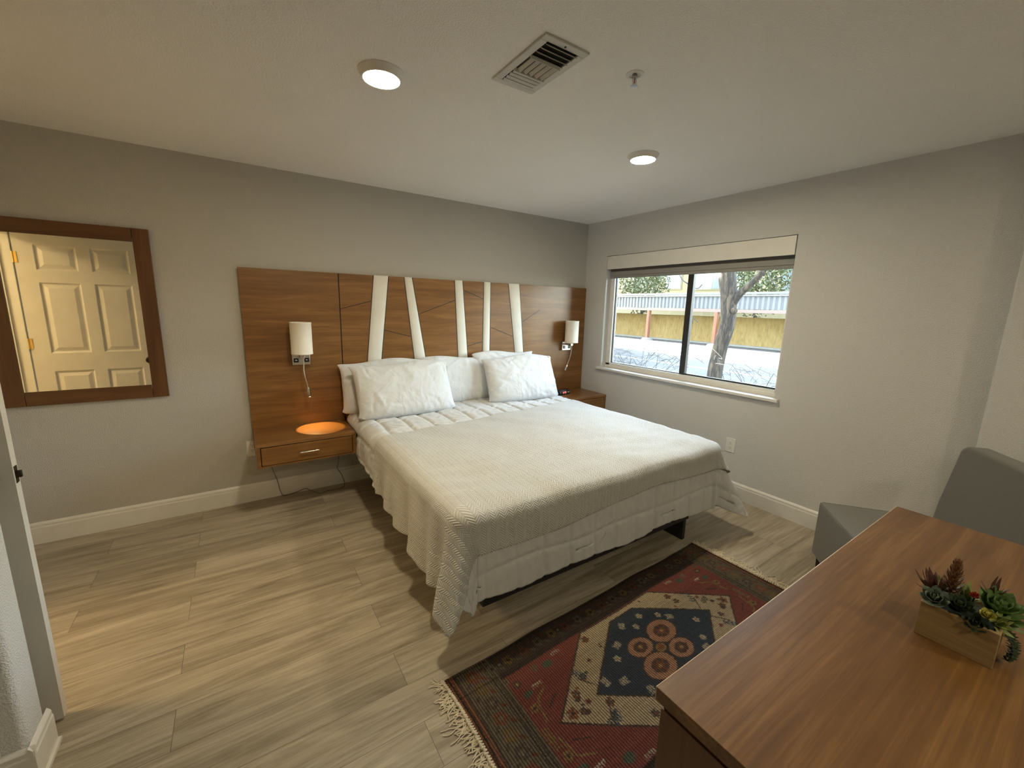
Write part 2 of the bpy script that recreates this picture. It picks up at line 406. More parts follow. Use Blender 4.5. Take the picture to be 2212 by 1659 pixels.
# ================================================================ ceiling fittings
def downlight(x, y, label):
    t = thing('recessed_downlight', (x, y, H), label, 'ceiling light', 'round ceiling downlights')
    if not LAMPS:
        MB().lathe([(.092, 0), (.092, -.003), (.086, -.008), (.077, -.026), (.072, -.027), (.070, -.022), (.070, 0)], n=48, cap=False).build('trim_ring', M['plate'], t, local=True, ang=50)
        MB().lathe([(.071, -.020), (.071, -.0245), (.03, -.0255), (.001, -.0256)], n=48).build('diffuser', M['led'], t, local=True, ang=60)
    else:
        bpy.data.objects.remove(t)
        t = copy_tree(LAMPS[0]); t.location = (x, y, H); t['label'] = label
    LAMPS.append(t)
LAMPS = []
downlight(-2.782, -1.700, 'round lit downlight in the ceiling left of the air vent')
downlight(-1.220, -1.735, 'round lit downlight in the ceiling nearest the window corner')
downlight(-2.782, -4.75, 'added unseen downlight in the ceiling behind the camera, nearer the left wall')  # this unseen lamp and the next are added as fill light
downlight(-1.220, -4.75, 'added unseen downlight in the ceiling behind the camera, beyond the desk')

vt = thing('air_vent', (-2.30, -2.11, H), 'white rectangular air vent with slanted blades in the ceiling', 'air vent')
vx0, vx1, vy0, vy1 = -2.402, -2.200, -2.292, -1.934
mb = MB(); b_ = .030; zz = H - .008
for a in ((vx0, vx1, vy0, vy0 + b_), (vx0, vx1, vy1 - b_, vy1), (vx0, vx0 + b_, vy0 + b_, vy1 - b_), (vx1 - b_, vx1, vy0 + b_, vy1 - b_)): mb.box(*a, zz, H)
mb.build('vent_frame', M['vent'], vt, .002)
box('vent_duct', M['duct'], vx0 + b_ - .001, vx1 - b_ + .001, vy0 + b_ - .001, vy1 - b_ + .001, H - .002, H - .0005, vt, smooth=False)
def blade(cx, cy, length, along, tilt, w=.026):
    rot = Matrix.Translation((cx, cy, H - .010)) @ (Matrix.Rotation(PI / 2, 4, 'Z') if along == 'y' else Matrix()) @ Matrix.Rotation(tilt, 4, 'X')
    MB().box(-length / 2, length / 2, -w / 2, w / 2, -.0008, .0008, mat=rot).build('blade', M['vent'], vt)
for i in range(4): blade(-2.301, -2.252 + i * .027, .140, 'x', math.radians(40), .020)
for i in range(5): blade(-2.354 + i * .0265, -2.108, .098, 'y', math.radians(38), .0155)
for i in range(4): blade(-2.301, -2.046 + i * .024, .140, 'x', -math.radians(25), .0128)
for yy in (-2.160, -2.057): box('divider', M['vent'], vx0 + b_, vx1 - b_, yy - .001, yy + .001, H - .016, H - .001, vt)
mt = Matrix.Translation((-2.303, -2.276, zz)); MB().lathe([(.004, 0), (.004, -.002), (.001, -.003)], mat=mt, n=12).build('screw', M['duct'], vt)

sp = thing('fire_sprinkler', (-1.956, -2.292, H), 'small fire sprinkler head with red bulb hanging from the ceiling beside the vent', 'sprinkler')
sp_m = Matrix.Translation((-1.956, -2.292, H))
MB().lathe([(.036, 0), (.036, -.002), (.030, -.004), (.022, -.004), (.022, -.001), (.012, -.001)], mat=sp_m, cap=False).build('escutcheon', M['plate'], sp)
MB().lathe([(.010, 0), (.011, -.010), (.009, -.014), (.006, -.016)], mat=sp_m, n=20).build('sprinkler_body', M['chrome'], sp)
MB().lathe([(.0016, -.015), (.0024, -.022), (.0024, -.029), (.001, -.033)], mat=sp_m, n=12).build('glass_bulb', M['redbulb'], sp)
for s in (-1, 1):
    MB().tube([(-1.956 + s * .008, -2.292, H - .012), (-1.956 + s * .010, -2.292, H - .024), (-1.956 + s * .006, -2.292, H - .036), (-1.956, -2.292, H - .039)], .0014, 8).build('frame_arm', M['chrome'], sp)
mb = MB()
for i in range(12):
    a = 2 * PI * i / 12; mt = sp_m @ Matrix.Translation((0, 0, -.041)) @ Matrix.Rotation(a, 4, 'Z'); mb.box(.003, .014, -.0022, .0022, -.0006, .0006, mat=mt)
mb.lathe([(.006, -.0395), (.006, -.042)], mat=sp_m, n=16); mb.build('deflector', M['chrome'], sp)

# ================================================================ outlets
def outlet(name, label, mt, group=None):
    t = thing(name, mt.to_translation(), label, 'outlet', group)
    MB().box(-.038, .038, -.0605, .0605, 0, .006, mat=mt).build('cover_plate', M['plate'], t, .003)
    for s in (-1, 1):
        MB().lathe([(.0175, .0055), (.0175, .0078), (.016, .0082)], n=28, mat=mt @ Matrix.Translation((0, s * .0195, 0))).build('receptacle', M['plate'], t)
        mb = MB()
        mb.box(-.0075, -.0050, s * .0195 + .001, s * .0195 + .010, .0078, .0086, mat=mt); mb.box(.0050, .0075, s * .0195 + .002, s * .0195 + .009, .0078, .0086, mat=mt)
        mb.lathe([(.0026, .0078), (.0026, .0086)], n=12, mat=mt @ Matrix.Translation((0, s * .0195 - .007, 0)))
        mb.build('slot', M['slot'], t)
    return t
mt = Matrix.Translation((0, -1.847, .437)) @ Matrix.Rotation(-PI / 2, 4, 'Z') @ Matrix.Rotation(PI / 2, 4, 'X')
outlet('wall_outlet', 'white duplex outlet plate low on the window wall right of the bed', mt, 'wall outlets')
mt = Matrix.Translation((-3.322, 0, .42)) @ Matrix.Rotation(PI / 2, 4, 'X')
outlet('wall_outlet', 'white outlet plate half hidden behind the left floating nightstand', mt, 'wall outlets')

# ================================================================ mirror
mr = thing('wall_mirror', (-4.13, 0, .873), 'large wall mirror in a flat brown wooden frame left of the headboard', 'mirror')
mx0, mx1, mz0, mz1 = -4.502, -3.766, .873, 1.942
fy = -.024
box('stile', M['mirwood'], mx0, mx0 + .082, fy, -.001, mz0, mz1, mr, .0012)
box('stile', M['mirwood'], mx1 - .080, mx1, fy, -.001, mz0, mz1, mr, .0012)
box('rail', M['mirwoodh'], mx0 + .0845, mx1 - .0825, fy, -.001, mz0, mz0 + .084, mr, .0012)
box('rail', M['mirwoodh'], mx0 + .0845, mx1 - .0825, fy, -.001, mz1 - .082, mz1, mr, .0012)
box('mirror_glass', M['mirror'], mx0 + .05, mx1 - .05, -.018, -.012, mz0 + .06, mz1 - .06, mr, smooth=False)
box('backing', M['black'], mx0 + .03, mx1 - .03, -.012, -.002, mz0 + .03, mz1 - .03, mr, smooth=False)
# ================================================================ headboard
hb = thing('headboard', (-1.66, 0, .42), 'wide brown wood-grain headboard panel with five white slanted strips behind the bed', 'headboard')
HX0, HX1, HZ0, HZ1, HY = -3.312, -.006, .42, 1.748, -.026
box('side_panel', M['head'], HX0, -2.656, HY, -.001, HZ0, HZ1, hb, .0008)
box('center_panel', M['head'], -2.648, HX1, HY, -.001, HZ0, HZ1, hb, .0008)
box('panel_joint', M['groove'], -2.658, -2.646, -.020, -.004, HZ0, HZ1 - .002, hb)
strips = [((-2.377, -2.259), (-2.458, -2.346)), ((-2.120, -2.055), (-2.036, -1.930)), ((-1.646, -1.570), (-1.607, -1.508)), ((-1.338, -1.267), (-1.344, -1.269)), ((-1.058, -.930), (-.950, -.850))]
for (t0, t1), (b0, b1) in strips:
    zt, zb = HZ1 + .001, .985
    e = (zb - .56) / (zt - zb)
    B0 = b0 + (b0 - t0) * e; B1 = b1 + (b1 - t1) * e
    mb = MB(); n = 8; ring = []
    for zz, x0, x1 in ((.56, B0, B1), (zt, t0, t1)):
        r = []
        for i in range(n + 1):
            u = i / n; r.append((x0 + (x1 - x0) * u, HY - .001 - .010 * math.sin(PI * u) ** .55, zz))
        r += [(x1, HY + .004, zz), (x0, HY + .004, zz)]; ring.append(r)
    m_ = len(ring[0]); mb.add(ring[0] + ring[1], [(i, (i + 1) % m_, (i + 1) % m_ + m_, i + m_) for i in range(m_)] + [tuple(range(m_))[::-1], tuple(range(m_, 2 * m_))])
    mb.build('white_strip', M['strip'], hb, ang=50)
    for xa, xb, s in ((t0, B0, -1), (t1, B1, 1)):
        w = .006; mb = MB(); q = [(xa, zt - .001), (xa + s * w, zt - .001), (xb + s * w, .56), (xb, .56)]
        mb.prism(q, 'y', HY - .0012, HY + .003); mb.build('edge_groove', M['groove'], hb)
gr = [((-2.646, 1.473), (-2.401, 1.541)), ((-2.311, 1.302), (-2.076, 1.243)), ((-1.996, 1.438), (-1.642, 1.570)), ((-1.552, 1.661), (-1.348, 1.592)), ((-1.512, 1.140), (-1.352, 1.181)), ((-1.254, 1.318), (-.993, 1.223)), ((-.875, 1.373), (-.654, 1.499)), ((-2.645, .758), (-2.50, .810))]
for (xa, za), (xb, zb) in gr:
    L = math.hypot(xb - xa, zb - za); a = math.atan2(zb - za, xb - xa)
    MB().box(0, L, HY - .0009, HY + .002, -.0026, .0026, mat=Matrix.Translation((xa, 0, za)) @ Matrix.Rotation(-a, 4, 'Y')).build('groove_line', M['groove'], hb)

# ================================================================ nightstands
def nightstand():
    t = thing('floating_nightstand', (-2.987, -.23, .40), 'brown floating nightstand left of the bed, warm light spot on its top', 'nightstand', 'floating nightstands beside the bed')
    x0, x1, y0, y1, z0, z1 = -.322, .322, -.205, .202, 0, .168
    T = .022
    MB().box(x0, x1, y0, y1, z1 - T, z1).build('top_panel', M['head'], t, .001, local=True)
    for a, b in ((x0, x0 + .024), (x1 - .024, x1)): MB().box(a, b, y0 + .004, y1, z0, z1 - T - .0005).build('side_panel', M['head'], t, .001, local=True)
    MB().box(x0 + .024, x1 - .024, y0 + .03, y1, z0, z0 + .012).build('bottom_panel', M['head'], t, local=True)
    MB().box(x0 + .024, x1 - .024, y0 + .006, y0 + .03, z0, z0 + .012).build('bottom_rail', M['head'], t, local=True)
    MB().box(x0 + .024, x1 - .024, y0 + .02, y0 + .026, z0 + .010, z1 - T).build('drawer_recess', M['groove'], t, local=True)
    d = MB().box(x0 + .029, x1 - .029, y0 + .001, y0 + .019, z0 + .016, z1 - T - .006).build('drawer', M['head'], t, .001, local=True)
    h = MB(); h.tube([(-.062, y0 - .020, .078), (.062, y0 - .020, .078)], .0045, 12)
    for s in (-1, 1): h.tube([(s * .05, y0 - .020, .078), (s * .05, y0 + .001, .078)], .0035, 10)
    h.build('handle', M['nickel'], d, local=True)
    return t
ns = nightstand()
ns2 = copy_tree(ns); ns2.location = (-.326, -.23, .428); ns2['label'] = 'brown floating nightstand in the corner by the window, alarm clock on it'

# ================================================================ wall lamps
def wall_lamp():
    t = thing('wall_lamp', (-2.955, HY, 1.09), 'left wall lamp on the headboard above the light spot, its reading stem lit', 'wall lamp', 'white cylinder wall lamps on the headboard')
    # origin: centre of back plate on headboard face; y negative = into the room
    bp_ = MB().box(-.062, .062, -.030, 0, -.045, .055).build('back_plate', M['nickel'], t, .002, local=True)
    for s in (-1, 1):
        MB().box(s * .036 - .017, s * .036 + .017, -.032, -.0295, -.026, .006).build('socket_face', M['blackgloss'], bp_, .001, local=True)
        MB().box(s * .036 - .006, s * .036 + .006, -.0328, -.0318, -.012, -.006).build('switch_mark', M['plate'], bp_, local=True)
    MB().box(-.016, .016, -.118, -.028, .012, .036).build('arm', M['nickel'], t, .002, local=True)
    MB().tube([(0, -.105, .03), (0, -.105, .115)], .008, 12).build('lamp_socket', M['nickel'], t, local=True)
    n = 48; mb = MB(); R = .073
    prof = [(R, .045), (R + .0012, .046), (R + .0012, .053), (R, .054), (R, .273), (R + .0012, .274), (R + .0012, .281), (R, .282), (R - .003, .282), (R - .003, .045), (R, .045)]
    mb.lathe(prof, c=(0, -.105, 0), n=n, cap=False); mb.build('lamp_shade', M['shade'], t, local=True, ang=60)
    MB().lathe([(.018, .16), (.028, .19), (.028, .22), (.012, .25)], c=(0, -.105, 0), n=20).build('bulb', M['plate'], t, local=True)
    return t
la = wall_lamp()
ra = copy_tree(la); ra.location = (-.285, HY, 1.105); ra['label'] = 'right wall lamp on the headboard next to the window corner, above the alarm clock'
# flexible reading stems (a different bend on each lamp)
def stem(t, pts):
    s = MB(); s.tube(pts[:-1], .0042, 10); o = s.build('gooseneck', M['nickel'], t, local=True, ang=60)
    a, b = Vector(pts[-2]), Vector(pts[-1]); d = (b - a).normalized(); mt = Matrix.Translation(a) @ d.to_track_quat('Z', 'Y').to_matrix().to_4x4(); L = (b - a).length
    hd = MB().lathe([(.005, -.006), (.010, .002), (.0115, .012), (.0115, L - .002), (.0105, L)], mat=mt, n=24).build('reading_head', M['nickel'], t, local=True)
    return o, hd, mt, L
P1 = [(.006, -.10, .014), (.006, -.10, -.03), (.002, -.104, -.075), (.008, -.107, -.13), (.020, -.103, -.185), (.024, -.10, -.215), (.032, -.10, -.285)]
o, hd, mt, L = stem(la, P1)
MB().lathe([(.009, L - .0012), (.009, L + .0006), (.001, L + .0008)], mat=mt, n=20).build('lens', M['readled'], hd, local=True)
P2 = [(.012, -.10, .014), (.012, -.10, -.03), (.006, -.10, -.075), (-.006, -.098, -.13), (-.028, -.094, -.185), (-.036, -.092, -.205), (-.056, -.088, -.262)]
o, hd2, mt2, L2 = stem(ra, P2)
MB().lathe([(.009, L2 - .0012), (.009, L2 + .0004), (.001, L2 + .0006)], mat=mt2, n=20).build('lens', M['plate'], hd2, local=True)

# alarm clock
ck = thing('alarm_clock', (-.435, -.20, .596), 'small black alarm clock with red digits on the window side nightstand', 'clock', rz=math.radians(8))
MB().prism([(-.035, 0), (.035, 0), (.033, .030), (.018, .052), (-.024, .050), (-.037, .018)], 'x', -.085, .085).build('clock_body', M['blackgloss'], ck, .004, local=True)
dg = MB()
SEG = {'1': 'bc', '2': 'abged', '3': 'abgcd', '5': 'afgcd'}
def seg_digit(ch, x, z, w=.0095, h=.020, t=.0019):
    y = -.0372
    R = {'a': (x, x + w, z + h - t, z + h), 'd': (x, x + w, z, z + t), 'g': (x, x + w, z + h / 2 - t / 2, z + h / 2 + t / 2), 'b': (x + w - t, x + w, z + h / 2, z + h), 'c': (x + w - t, x + w, z, z + h / 2), 'f': (x, x + t, z + h / 2, z + h), 'e': (x, x + t, z, z + h / 2)}
    for s_ in SEG[ch]: a = R[s_]; dg.box(a[0], a[1], y - .0015, y + .010, a[2], a[3])
for ch, x in (('1', -.042), ('2', -.026), ('3', -.006), ('5', .010)): seg_digit(ch, x, .016)
for z in (.022, .030): dg.box(-.0115, -.0093, -.0387, -.028, z, z + .0022)
dg.build('digits', M['digits'], ck, local=True)
MB().box(-.05, .05, -.008, .014, .0505, .0535).build('snooze_bar', M['blackgloss'], ck, .001, local=True)
for x, z, w in ((.046, .030, .012), (.046, .022, .012), (.064, .026, .010), (-.072, .034, .006), (-.072, .026, .006)): MB().box(x, x + w, -.0385, -.026, z, z + .0022).build('button', M['plate'], ck, local=True)
tag(MB().tube([(-.52, -.17, .603), (-.545, -.15, .600), (-.575, -.13, .600), (-.60, -.10, .600), (-.60, -.06, .600)], .0022, 8).build('clock_cord', M['blackgloss']), 'thin black cord behind the alarm clock', 'cord')

# cable under the left nightstand
def smooth_pts(P, n=6):
    P = [Vector(p) for p in P]; out = []
    for i in range(len(P) - 1):
        p0, p1, p2, p3 = P[max(i - 1, 0)], P[i], P[i + 1], P[min(i + 2, len(P) - 1)]
        for j in range(n):
            t = j / n; out.append(.5 * ((2 * p1) + (p2 - p0) * t + (2 * p0 - 5 * p1 + 4 * p2 - p3) * t * t + (3 * p1 - p0 - 3 * p2 + p3) * t ** 3))
    return out + [P[-1]]
cb = [(-3.225, -.016, .42), (-3.222, -.020, .30), (-3.205, -.03, .235), (-3.180, -.03, .14), (-3.165, -.03, .05), (-3.144, -.034, .006), (-3.09, -.028, .006), (-3.03, -.024, .014), (-2.985, -.024, .024), (-2.955, -.05, .012), (-2.90, -.13, .004), (-2.845, -.11, .004), (-2.78, -.115, .004), (-2.73, -.11, .004), (-2.69, -.05, .008), (-2.706, -.03, .087), (-2.738, -.026, .157), (-2.722, -.022, .22), (-2.72, -.016, .42)]
tag(MB().tube(smooth_pts(cb), .0028, 8).build('power_cable', M['cordm']), 'thin grey cable hanging below the left nightstand and looping on the floor', 'cable')

# ================================================================ bed
bed = thing('platform_bed', (-1.64, -1.08, 0), 'black platform bed base with mattress under the white bedding', 'bed')
mb = MB()
mb.box(-2.36, -2.33, -1.45, -.12, 0, .14); mb.build('leg_panel', M['black'], bed, .001)
box('leg_panel', M['black'], -.955, -.925, -2.09, -.12, 0, .14, bed, .001)
box('leg_panel', M['black'], -1.655, -1.625, -1.45, -.12, 0, .14, bed, .001)  # unseen mid support, added to darken the floor under the bed
box('head_panel', M['black'], -2.33, -.955, -.14, -.11, 0, .14, bed, .001)
box('platform', M['black'], -2.50, -.90, -2.09, -.06, .14, .31, bed, .002)
mt_ = box('mattress', M['mattress'], -2.61, -.69, -2.095, -.055, .31, .612, bed, .05, seg=5)

# ---- draped covers --------------------------------------------------------
L_, R_, F_ = -2.628, -.668, -2.112           # planes the covers hang in
RR = .065
TOPZ = .622
def fold(kind, s):
    """signed fold profile along the hem, s in metres along the perimeter"""
    return .5 * math.sin(2 * PI * s / .235 + 1.1) + .32 * math.sin(2 * PI * s / .41 + .4) + .2 * math.sin(2 * PI * s / .137 + 2.0)
def drape(px, py, off):
    """flat sheet coordinate -> place on the bed"""
    ix, jx, jy = L_ + RR, R_ - RR, F_ + RR
    dl = ix - px; dr = px - jx; df = jy - py
    left = dl > 0; right = dr > 0; foot = df > 0
    top = TOPZ + off + .004 * math.sin(px * 5.1 + 1) * math.sin(py * 4.3) + .003 * math.sin(px * 11 + py * 7)
    if not (left or right or foot): return Vector((px, py, top)), Vector((0, 0, 1))
    if (left or right) and foot:
        a = dl if left else dr; r = math.hypot(a, df); phi = math.atan2(df, a)
        if left: k_ = min(1, r / .35); phi = phi * (1 - k_) + k_ * PI / 2 * (phi / (PI / 2)) ** .42
        dirv = Vector(((-1 if left else 1) * math.cos(phi), -math.sin(phi), 0)); base = Vector((ix if left else jx, jy, 0))
        corner = math.sin(2 * phi)
    else:
        if left: r = dl; dirv = Vector((-1, 0, 0)); base = Vector((ix, py, 0)); phi = 0
        elif right: r = dr; dirv = Vector((1, 0, 0)); base = Vector((jx, py, 0)); phi = 0
        else: r = df; dirv = Vector((0, -1, 0)); base = Vector((px, jy, 0)); phi = PI / 2
        corner = 0
    if r < RR * PI / 2:
        th = r / RR; out = RR * math.sin(th); drop = RR * (1 - math.cos(th)); nrm = dirv * math.sin(th) + Vector((0, 0, math.cos(th)))
        hang = 0
    else: out = RR; hang = r - RR * PI / 2; drop = RR + hang; nrm = dirv.copy()
    h = max(0, hang)
    if left: 
        s = (-py if not foot else -jy + phi * .16)
        w = min(1, max(0, (-.25 - py) / .6)); amp = .095 * w * (1 - .65 * (phi / (PI / 2)))
        flare = .05 * w * math.cos(phi) + abs(corner) ** .7 * .24
        lobe = corner * (.06 * math.cos((phi - .95) * 7.5)) * h
        o2 = h * (flare + amp * fold(0, s)) + lobe
    elif right:
        w = min(1, max(0, (-.5 - py) / .5)); s = -py * .8 + 3.1; amp = .05 * w; flare = .10 * w + corner * .20
        lobe = corner * (.22 * math.cos((phi - .7) * 4.6)) * h
        o2 = h * (flare + amp * fold(1, s)) + lobe
        drop -= corner * h * .12
    else:
        e = min(1, max(0, min(px - L_, R_ - px) / .25))
        s = px * .6 + 4; amp = .016 * e; flare = .030
        o2 = h * (flare + amp * fold(2, s))
    out += max(-.01, o2)
    p = base + dirv * (out + off * (1 if r > .05 else r / .05)) + Vector((0, 0, top - drop))
    p += nrm * .0
    return p, nrm
def round_corner(u, v, cu=.11, cv=.16, amt=.75):
    """blunt the two foot corners of a cloth"""
    s = u if u < .5 else 1 - u
    if s < cu and v > 1 - cv:
        p, q = 1 - s / cu, 1 - (1 - v) / cv
        p2, q2 = p * math.sqrt(1 - q * q / 2), q * math.sqrt(1 - p * p / 2)
        p, q = p + (p2 - p) * amt, q + (q2 - q) * amt
        s = (1 - p) * cu; v = 1 - (1 - q) * cv; u = s if u < .5 else 1 - s
    return u, v
def sheet(quad, nu, nv, off, disp=None, wrinkle=None):
    HL, HR, FR, FL = [np.array(q, float) for q in quad]
    V, UV, P = [], [], []
    for j in range(nv + 1):
        for i in range(nu + 1):
            u, v = round_corner(i / nu, j / nv)
            p = (HL * (1 - u) + HR * u) * (1 - v) + (FL * (1 - u) + FR * u) * v
            if wrinkle: p = wrinkle(p, u, v)
            q, n = drape(p[0], p[1], off)
            V.append(q); UV.append((p[0], p[1])); P.append(n)
    if disp:
        V = [q + n * disp(*uv) for q, n, uv in zip(V, P, UV)]
    F = [(j * (nu + 1) + i, j * (nu + 1) + i + 1, (j + 1) * (nu + 1) + i + 1, (j + 1) * (nu + 1) + i) for j in range(nv) for i in range(nu)]
    return V, UV, F
def sheet_obj(name, V, UV, F, mat, thick):
    me = bpy.data.meshes.new(name); me.from_pydata([tuple(v) for v in V], [], F)
    uvl = me.uv_layers.new(name='uv'); idx = np.empty(len(me.loops), dtype=np.int32); me.loops.foreach_get('vertex_index', idx)
    uvl.data.foreach_set('uv', np.array(UV, dtype=np.float32)[idx].ravel())
    o = link(name, me, mat, smooth=True, ang=180)
    s = o.modifiers.new('solid', 'SOLIDIFY'); s.thickness = thick; s.offset = -1
    return o
# quilt stitched in cells
def tri(x, p): x = (x / p) % 1.0; return min(x, 1 - x) * 2      # 0 at stitch, 1 mid-cell
def puff(x, y):
    gain = .55 if y < F_ + .02 else 1.0
    cx, cy = .168, .262
    xx = x + .006 * math.sin(y * 13); yy = y + .008 * math.sin(x * 9)
    a = 1 - math.exp(-(tri(xx, cx) * cx / 2) ** 2 / (2 * .011 ** 2)); b = 1 - math.exp(-(tri(yy, cy) * cy / 2) ** 2 / (2 * .011 ** 2))
    w = .0026 * math.sin(x * 60 + 3 * math.sin(y * 17)) * math.sin(y * 45 + 2 * math.sin(x * 23))
    return (.014 * gain) * min(a, b) + w * min(a, b)
def qedge(p, u, v):
    q = p.copy()
    if v > .97: q[1] += .010 * math.sin(p[0] * 9)
    return q
V_, UV_, F_s = sheet([(-2.87, -.115), (-.245, -.115), (-.20, -2.51), (-2.93, -2.49)], 330, 290, .008, puff, qedge)
qo = sheet_obj('quilt', V_, UV_, F_s, M['quilt'], .010); tag(qo, 'white stitched quilt covering the whole bed and hanging over its sides', 'quilt')
def bwr(x, y):
    return .0025 * math.sin(x * 21 + 2 * math.sin(y * 6)) * math.sin(y * 9 + 1) + .003 * math.exp(-((y + 1.98 + .05 * math.sin(x * 3)) / .03) ** 2) + .002 * math.sin(x * 3 + y * 40 + 2 * math.sin(x * 5)) * (1 if y < -1.6 else .3)
def bedge(p, u, v):
    q = p.copy()
    if v < .5: q[1] += (1 - 2 * v) * (.012 * math.sin(p[0] * 7) + .006 * math.sin(p[0] * 19))
    if u < .2: q[0] += (1 - u / .2) * .014 * math.sin(p[1] * 15)
    if v > .8: q[1] += (v - .8) / .2 * .02 * math.sin(p[0] * 4 + 1)
    return q
V_, UV_, F_s = sheet([(-2.935, -.985), (-.40, -.62), (-.40, -2.235), (-3.085, -2.285)], 320, 200, .034, bwr, bedge)
bo = sheet_obj('blanket', V_, UV_, F_s, M['blanket'], .005); tag(bo, 'cream herringbone woven blanket spread over the foot half of the bed', 'blanket')

# ---- pillows ---------------------------------------------------------------
def pillow_mesh(seed, w=.76, h=.52, nu=60, nv=42):
    """inflate a flat two-sided pillowcase: stretch limits along the weave, air pressure inside"""
    r = np.random.RandomState(seed); idx = {}; F = []; pos = []
    def key(i, j, s): return (i, j, 0 if (i in (0, nu) or j in (0, nv)) else s)
    for s in (0, 1):
        for j in range(nv + 1):
            for i in range(nu + 1):
                kk = key(i, j, s)
                if kk in idx: continue
                idx[kk] = len(idx); x, y = (i / nu - .5) * w, (j / nv - .5) * h
                pos.append((x, y, (1 if s == 0 else -1) * .05 * (1 - (2 * x / w) ** 2) * (1 - (2 * y / h) ** 2) + r.uniform(-.004, .004)))
    E = set()
    for s in (0, 1):
        for j in range(nv):
            for i in range(nu):
                q = [idx[key(i, j, s)], idx[key(i + 1, j, s)], idx[key(i + 1, j + 1, s)], idx[key(i, j + 1, s)]]
                F.append(q if s == 0 else q[::-1])
                for a, b in ((0, 1), (1, 2), (2, 3), (3, 0), (0, 2), (1, 3)): E.add((min(q[a], q[b]), max(q[a], q[b])))
    p = np.array(pos); E = np.array(sorted(E)); Fa = np.array(F); flat = p.copy(); flat[:, 2] = 0
    L = np.linalg.norm(flat[E[:, 0]] - flat[E[:, 1]], axis=1); diag = L > max(w / nu, h / nv) * 1.2; n = len(p)
    vel = np.zeros_like(p); deg = np.bincount(E.ravel(), minlength=n)[:, None]
    L = L * (1 + .02 * (r.rand(len(L)) - .3))
    for it in range(260):
        d1 = p[Fa[:, 2]] - p[Fa[:, 0]]; d2 = p[Fa[:, 3]] - p[Fa[:, 1]]; nrm = np.cross(d1, d2) * .5
        f = np.zeros_like(p)
        for c in range(4):
            for ax in range(3): f[:, ax] += np.bincount(Fa[:, c], nrm[:, ax], minlength=n)
        vel = (vel + f * 2.0 * (1 if it < 200 else .8)) * .90; p = p + np.clip(vel, -.004, .004)
        for _ in range(5):
            d = p[E[:, 1]] - p[E[:, 0]]; l = np.linalg.norm(d, axis=1); k = (l - L) / l; k = np.where(k < 0, k * np.where(diag, .02, .12), k * np.where(diag, .35, 1.0)) * .5
            c = d * k[:, None]
            for ax in range(3): p[:, ax] += (np.bincount(E[:, 0], c[:, ax], minlength=n) - np.bincount(E[:, 1], c[:, ax], minlength=n)) / deg[:, 0] * 2.6
    return p, F
PCACHE = {}
def pillow(ms, W, Hh, T, loc, tilt, rz, label, bend=0, lean=0, seed=0, crease=None):
    if ms not in PCACHE: PCACHE[ms] = pillow_mesh(ms)
    pts, F = PCACHE[ms]; p = pts - pts.mean(0); ext = p.max(0) - p.min(0)
    p = p * np.array([W / ext[0], Hh / ext[1], T / ext[2]])
    r = np.random.RandomState(seed)
    if seed % 2: p[:, 0] *= -1
    # sag: heavier bottom, soft corners, slight roll
    v = p[:, 1] / Hh + .5
    p[:, 2] *= (1.12 - .42 * v)
    p[:, 1] += .016 * np.sin(p[:, 0] * 9 + seed) * v + .035 * (np.abs(2 * p[:, 0] / W) ** 7) * np.clip(v - .3, 0, 1)
    p[:, 0] += .03 * np.sign(p[:, 0]) * (np.abs(2 * p[:, 1] / Hh) ** 6) * (np.abs(2 * p[:, 0] / W) ** 4)
    p[:, 2] += bend * (p[:, 0] / (W / 2)) ** 2 + lean * (v - .5) ** 2
    if crease:
        for cx, cy, ang, amp, wid, ln in crease:
            ca, sa = math.cos(ang), math.sin(ang); a = (p[:, 0] - cx) * ca + (p[:, 1] - cy) * sa; b = -(p[:, 0] - cx) * sa + (p[:, 1] - cy) * ca
            p[:, 2] -= amp * np.exp(-(b / wid) ** 2 - (a / ln) ** 2) * np.sign(p[:, 2] + 1e-6)
    for _ in range(64):
        cx, cy = r.uniform(-.5, .5) * W, r.uniform(-.5, .5) * Hh; ang = math.atan2(cy, cx) + r.uniform(-.5, .5) if r.rand() < .7 else r.uniform(0, PI)
        ca, sa = math.cos(ang), math.sin(ang); a = (p[:, 0] - cx) * ca + (p[:, 1] - cy) * sa; b = -(p[:, 0] - cx) * sa + (p[:, 1] - cy) * ca
        p[:, 2] += r.uniform(-.010, .010) * np.exp(-(b / r.uniform(.006, .014)) ** 2 - (a / r.uniform(.03, .09)) ** 2) * np.where(p[:, 2] > 0, 1, -1)
    me = bpy.data.meshes.new('pillow'); me.from_pydata(p.tolist(), [], F)
    o = link('pillow', me, M['pillow'], smooth=True, ang=180)
    s = o.modifiers.new('sub', 'SUBSURF'); s.levels = 1; s.render_levels = 1
    o.rotation_euler = Euler((PI / 2 - tilt, 0, rz), 'XYZ'); o.location = loc
    return tag(o, label, 'pillow', 'white bed pillows against the headboard')
PZ = .645
pillow(2, .76, .43, .17, (-2.315, -.140, PZ + .200), math.radians(15), math.radians(-1), 'white pillow at the left end, mostly hidden behind the front left pillow', seed=1)
pillow(1, .80, .43, .17, (-1.60, -.135, PZ + .200), math.radians(12), math.radians(1), 'white pillow in the middle of the row, leaning on the headboard', seed=4)
pillow(2, .70, .45, .17, (-1.14, -.132, PZ + .215), math.radians(11), math.radians(2), 'white pillow at the right end, mostly hidden behind the front right pillow', seed=3)
pillow(1, .80, .45, .17, (-2.235, -.350, PZ + .203), math.radians(27), math.radians(2), 'white pillow in front at the left end of the bed', seed=6, bend=-.02)
pillow(1, .76, .45, .17, (-1.080, -.345, PZ + .205), math.radians(25), math.radians(-4), 'white pillow in front at the right end of the bed, near the window', seed=7, bend=-.02)

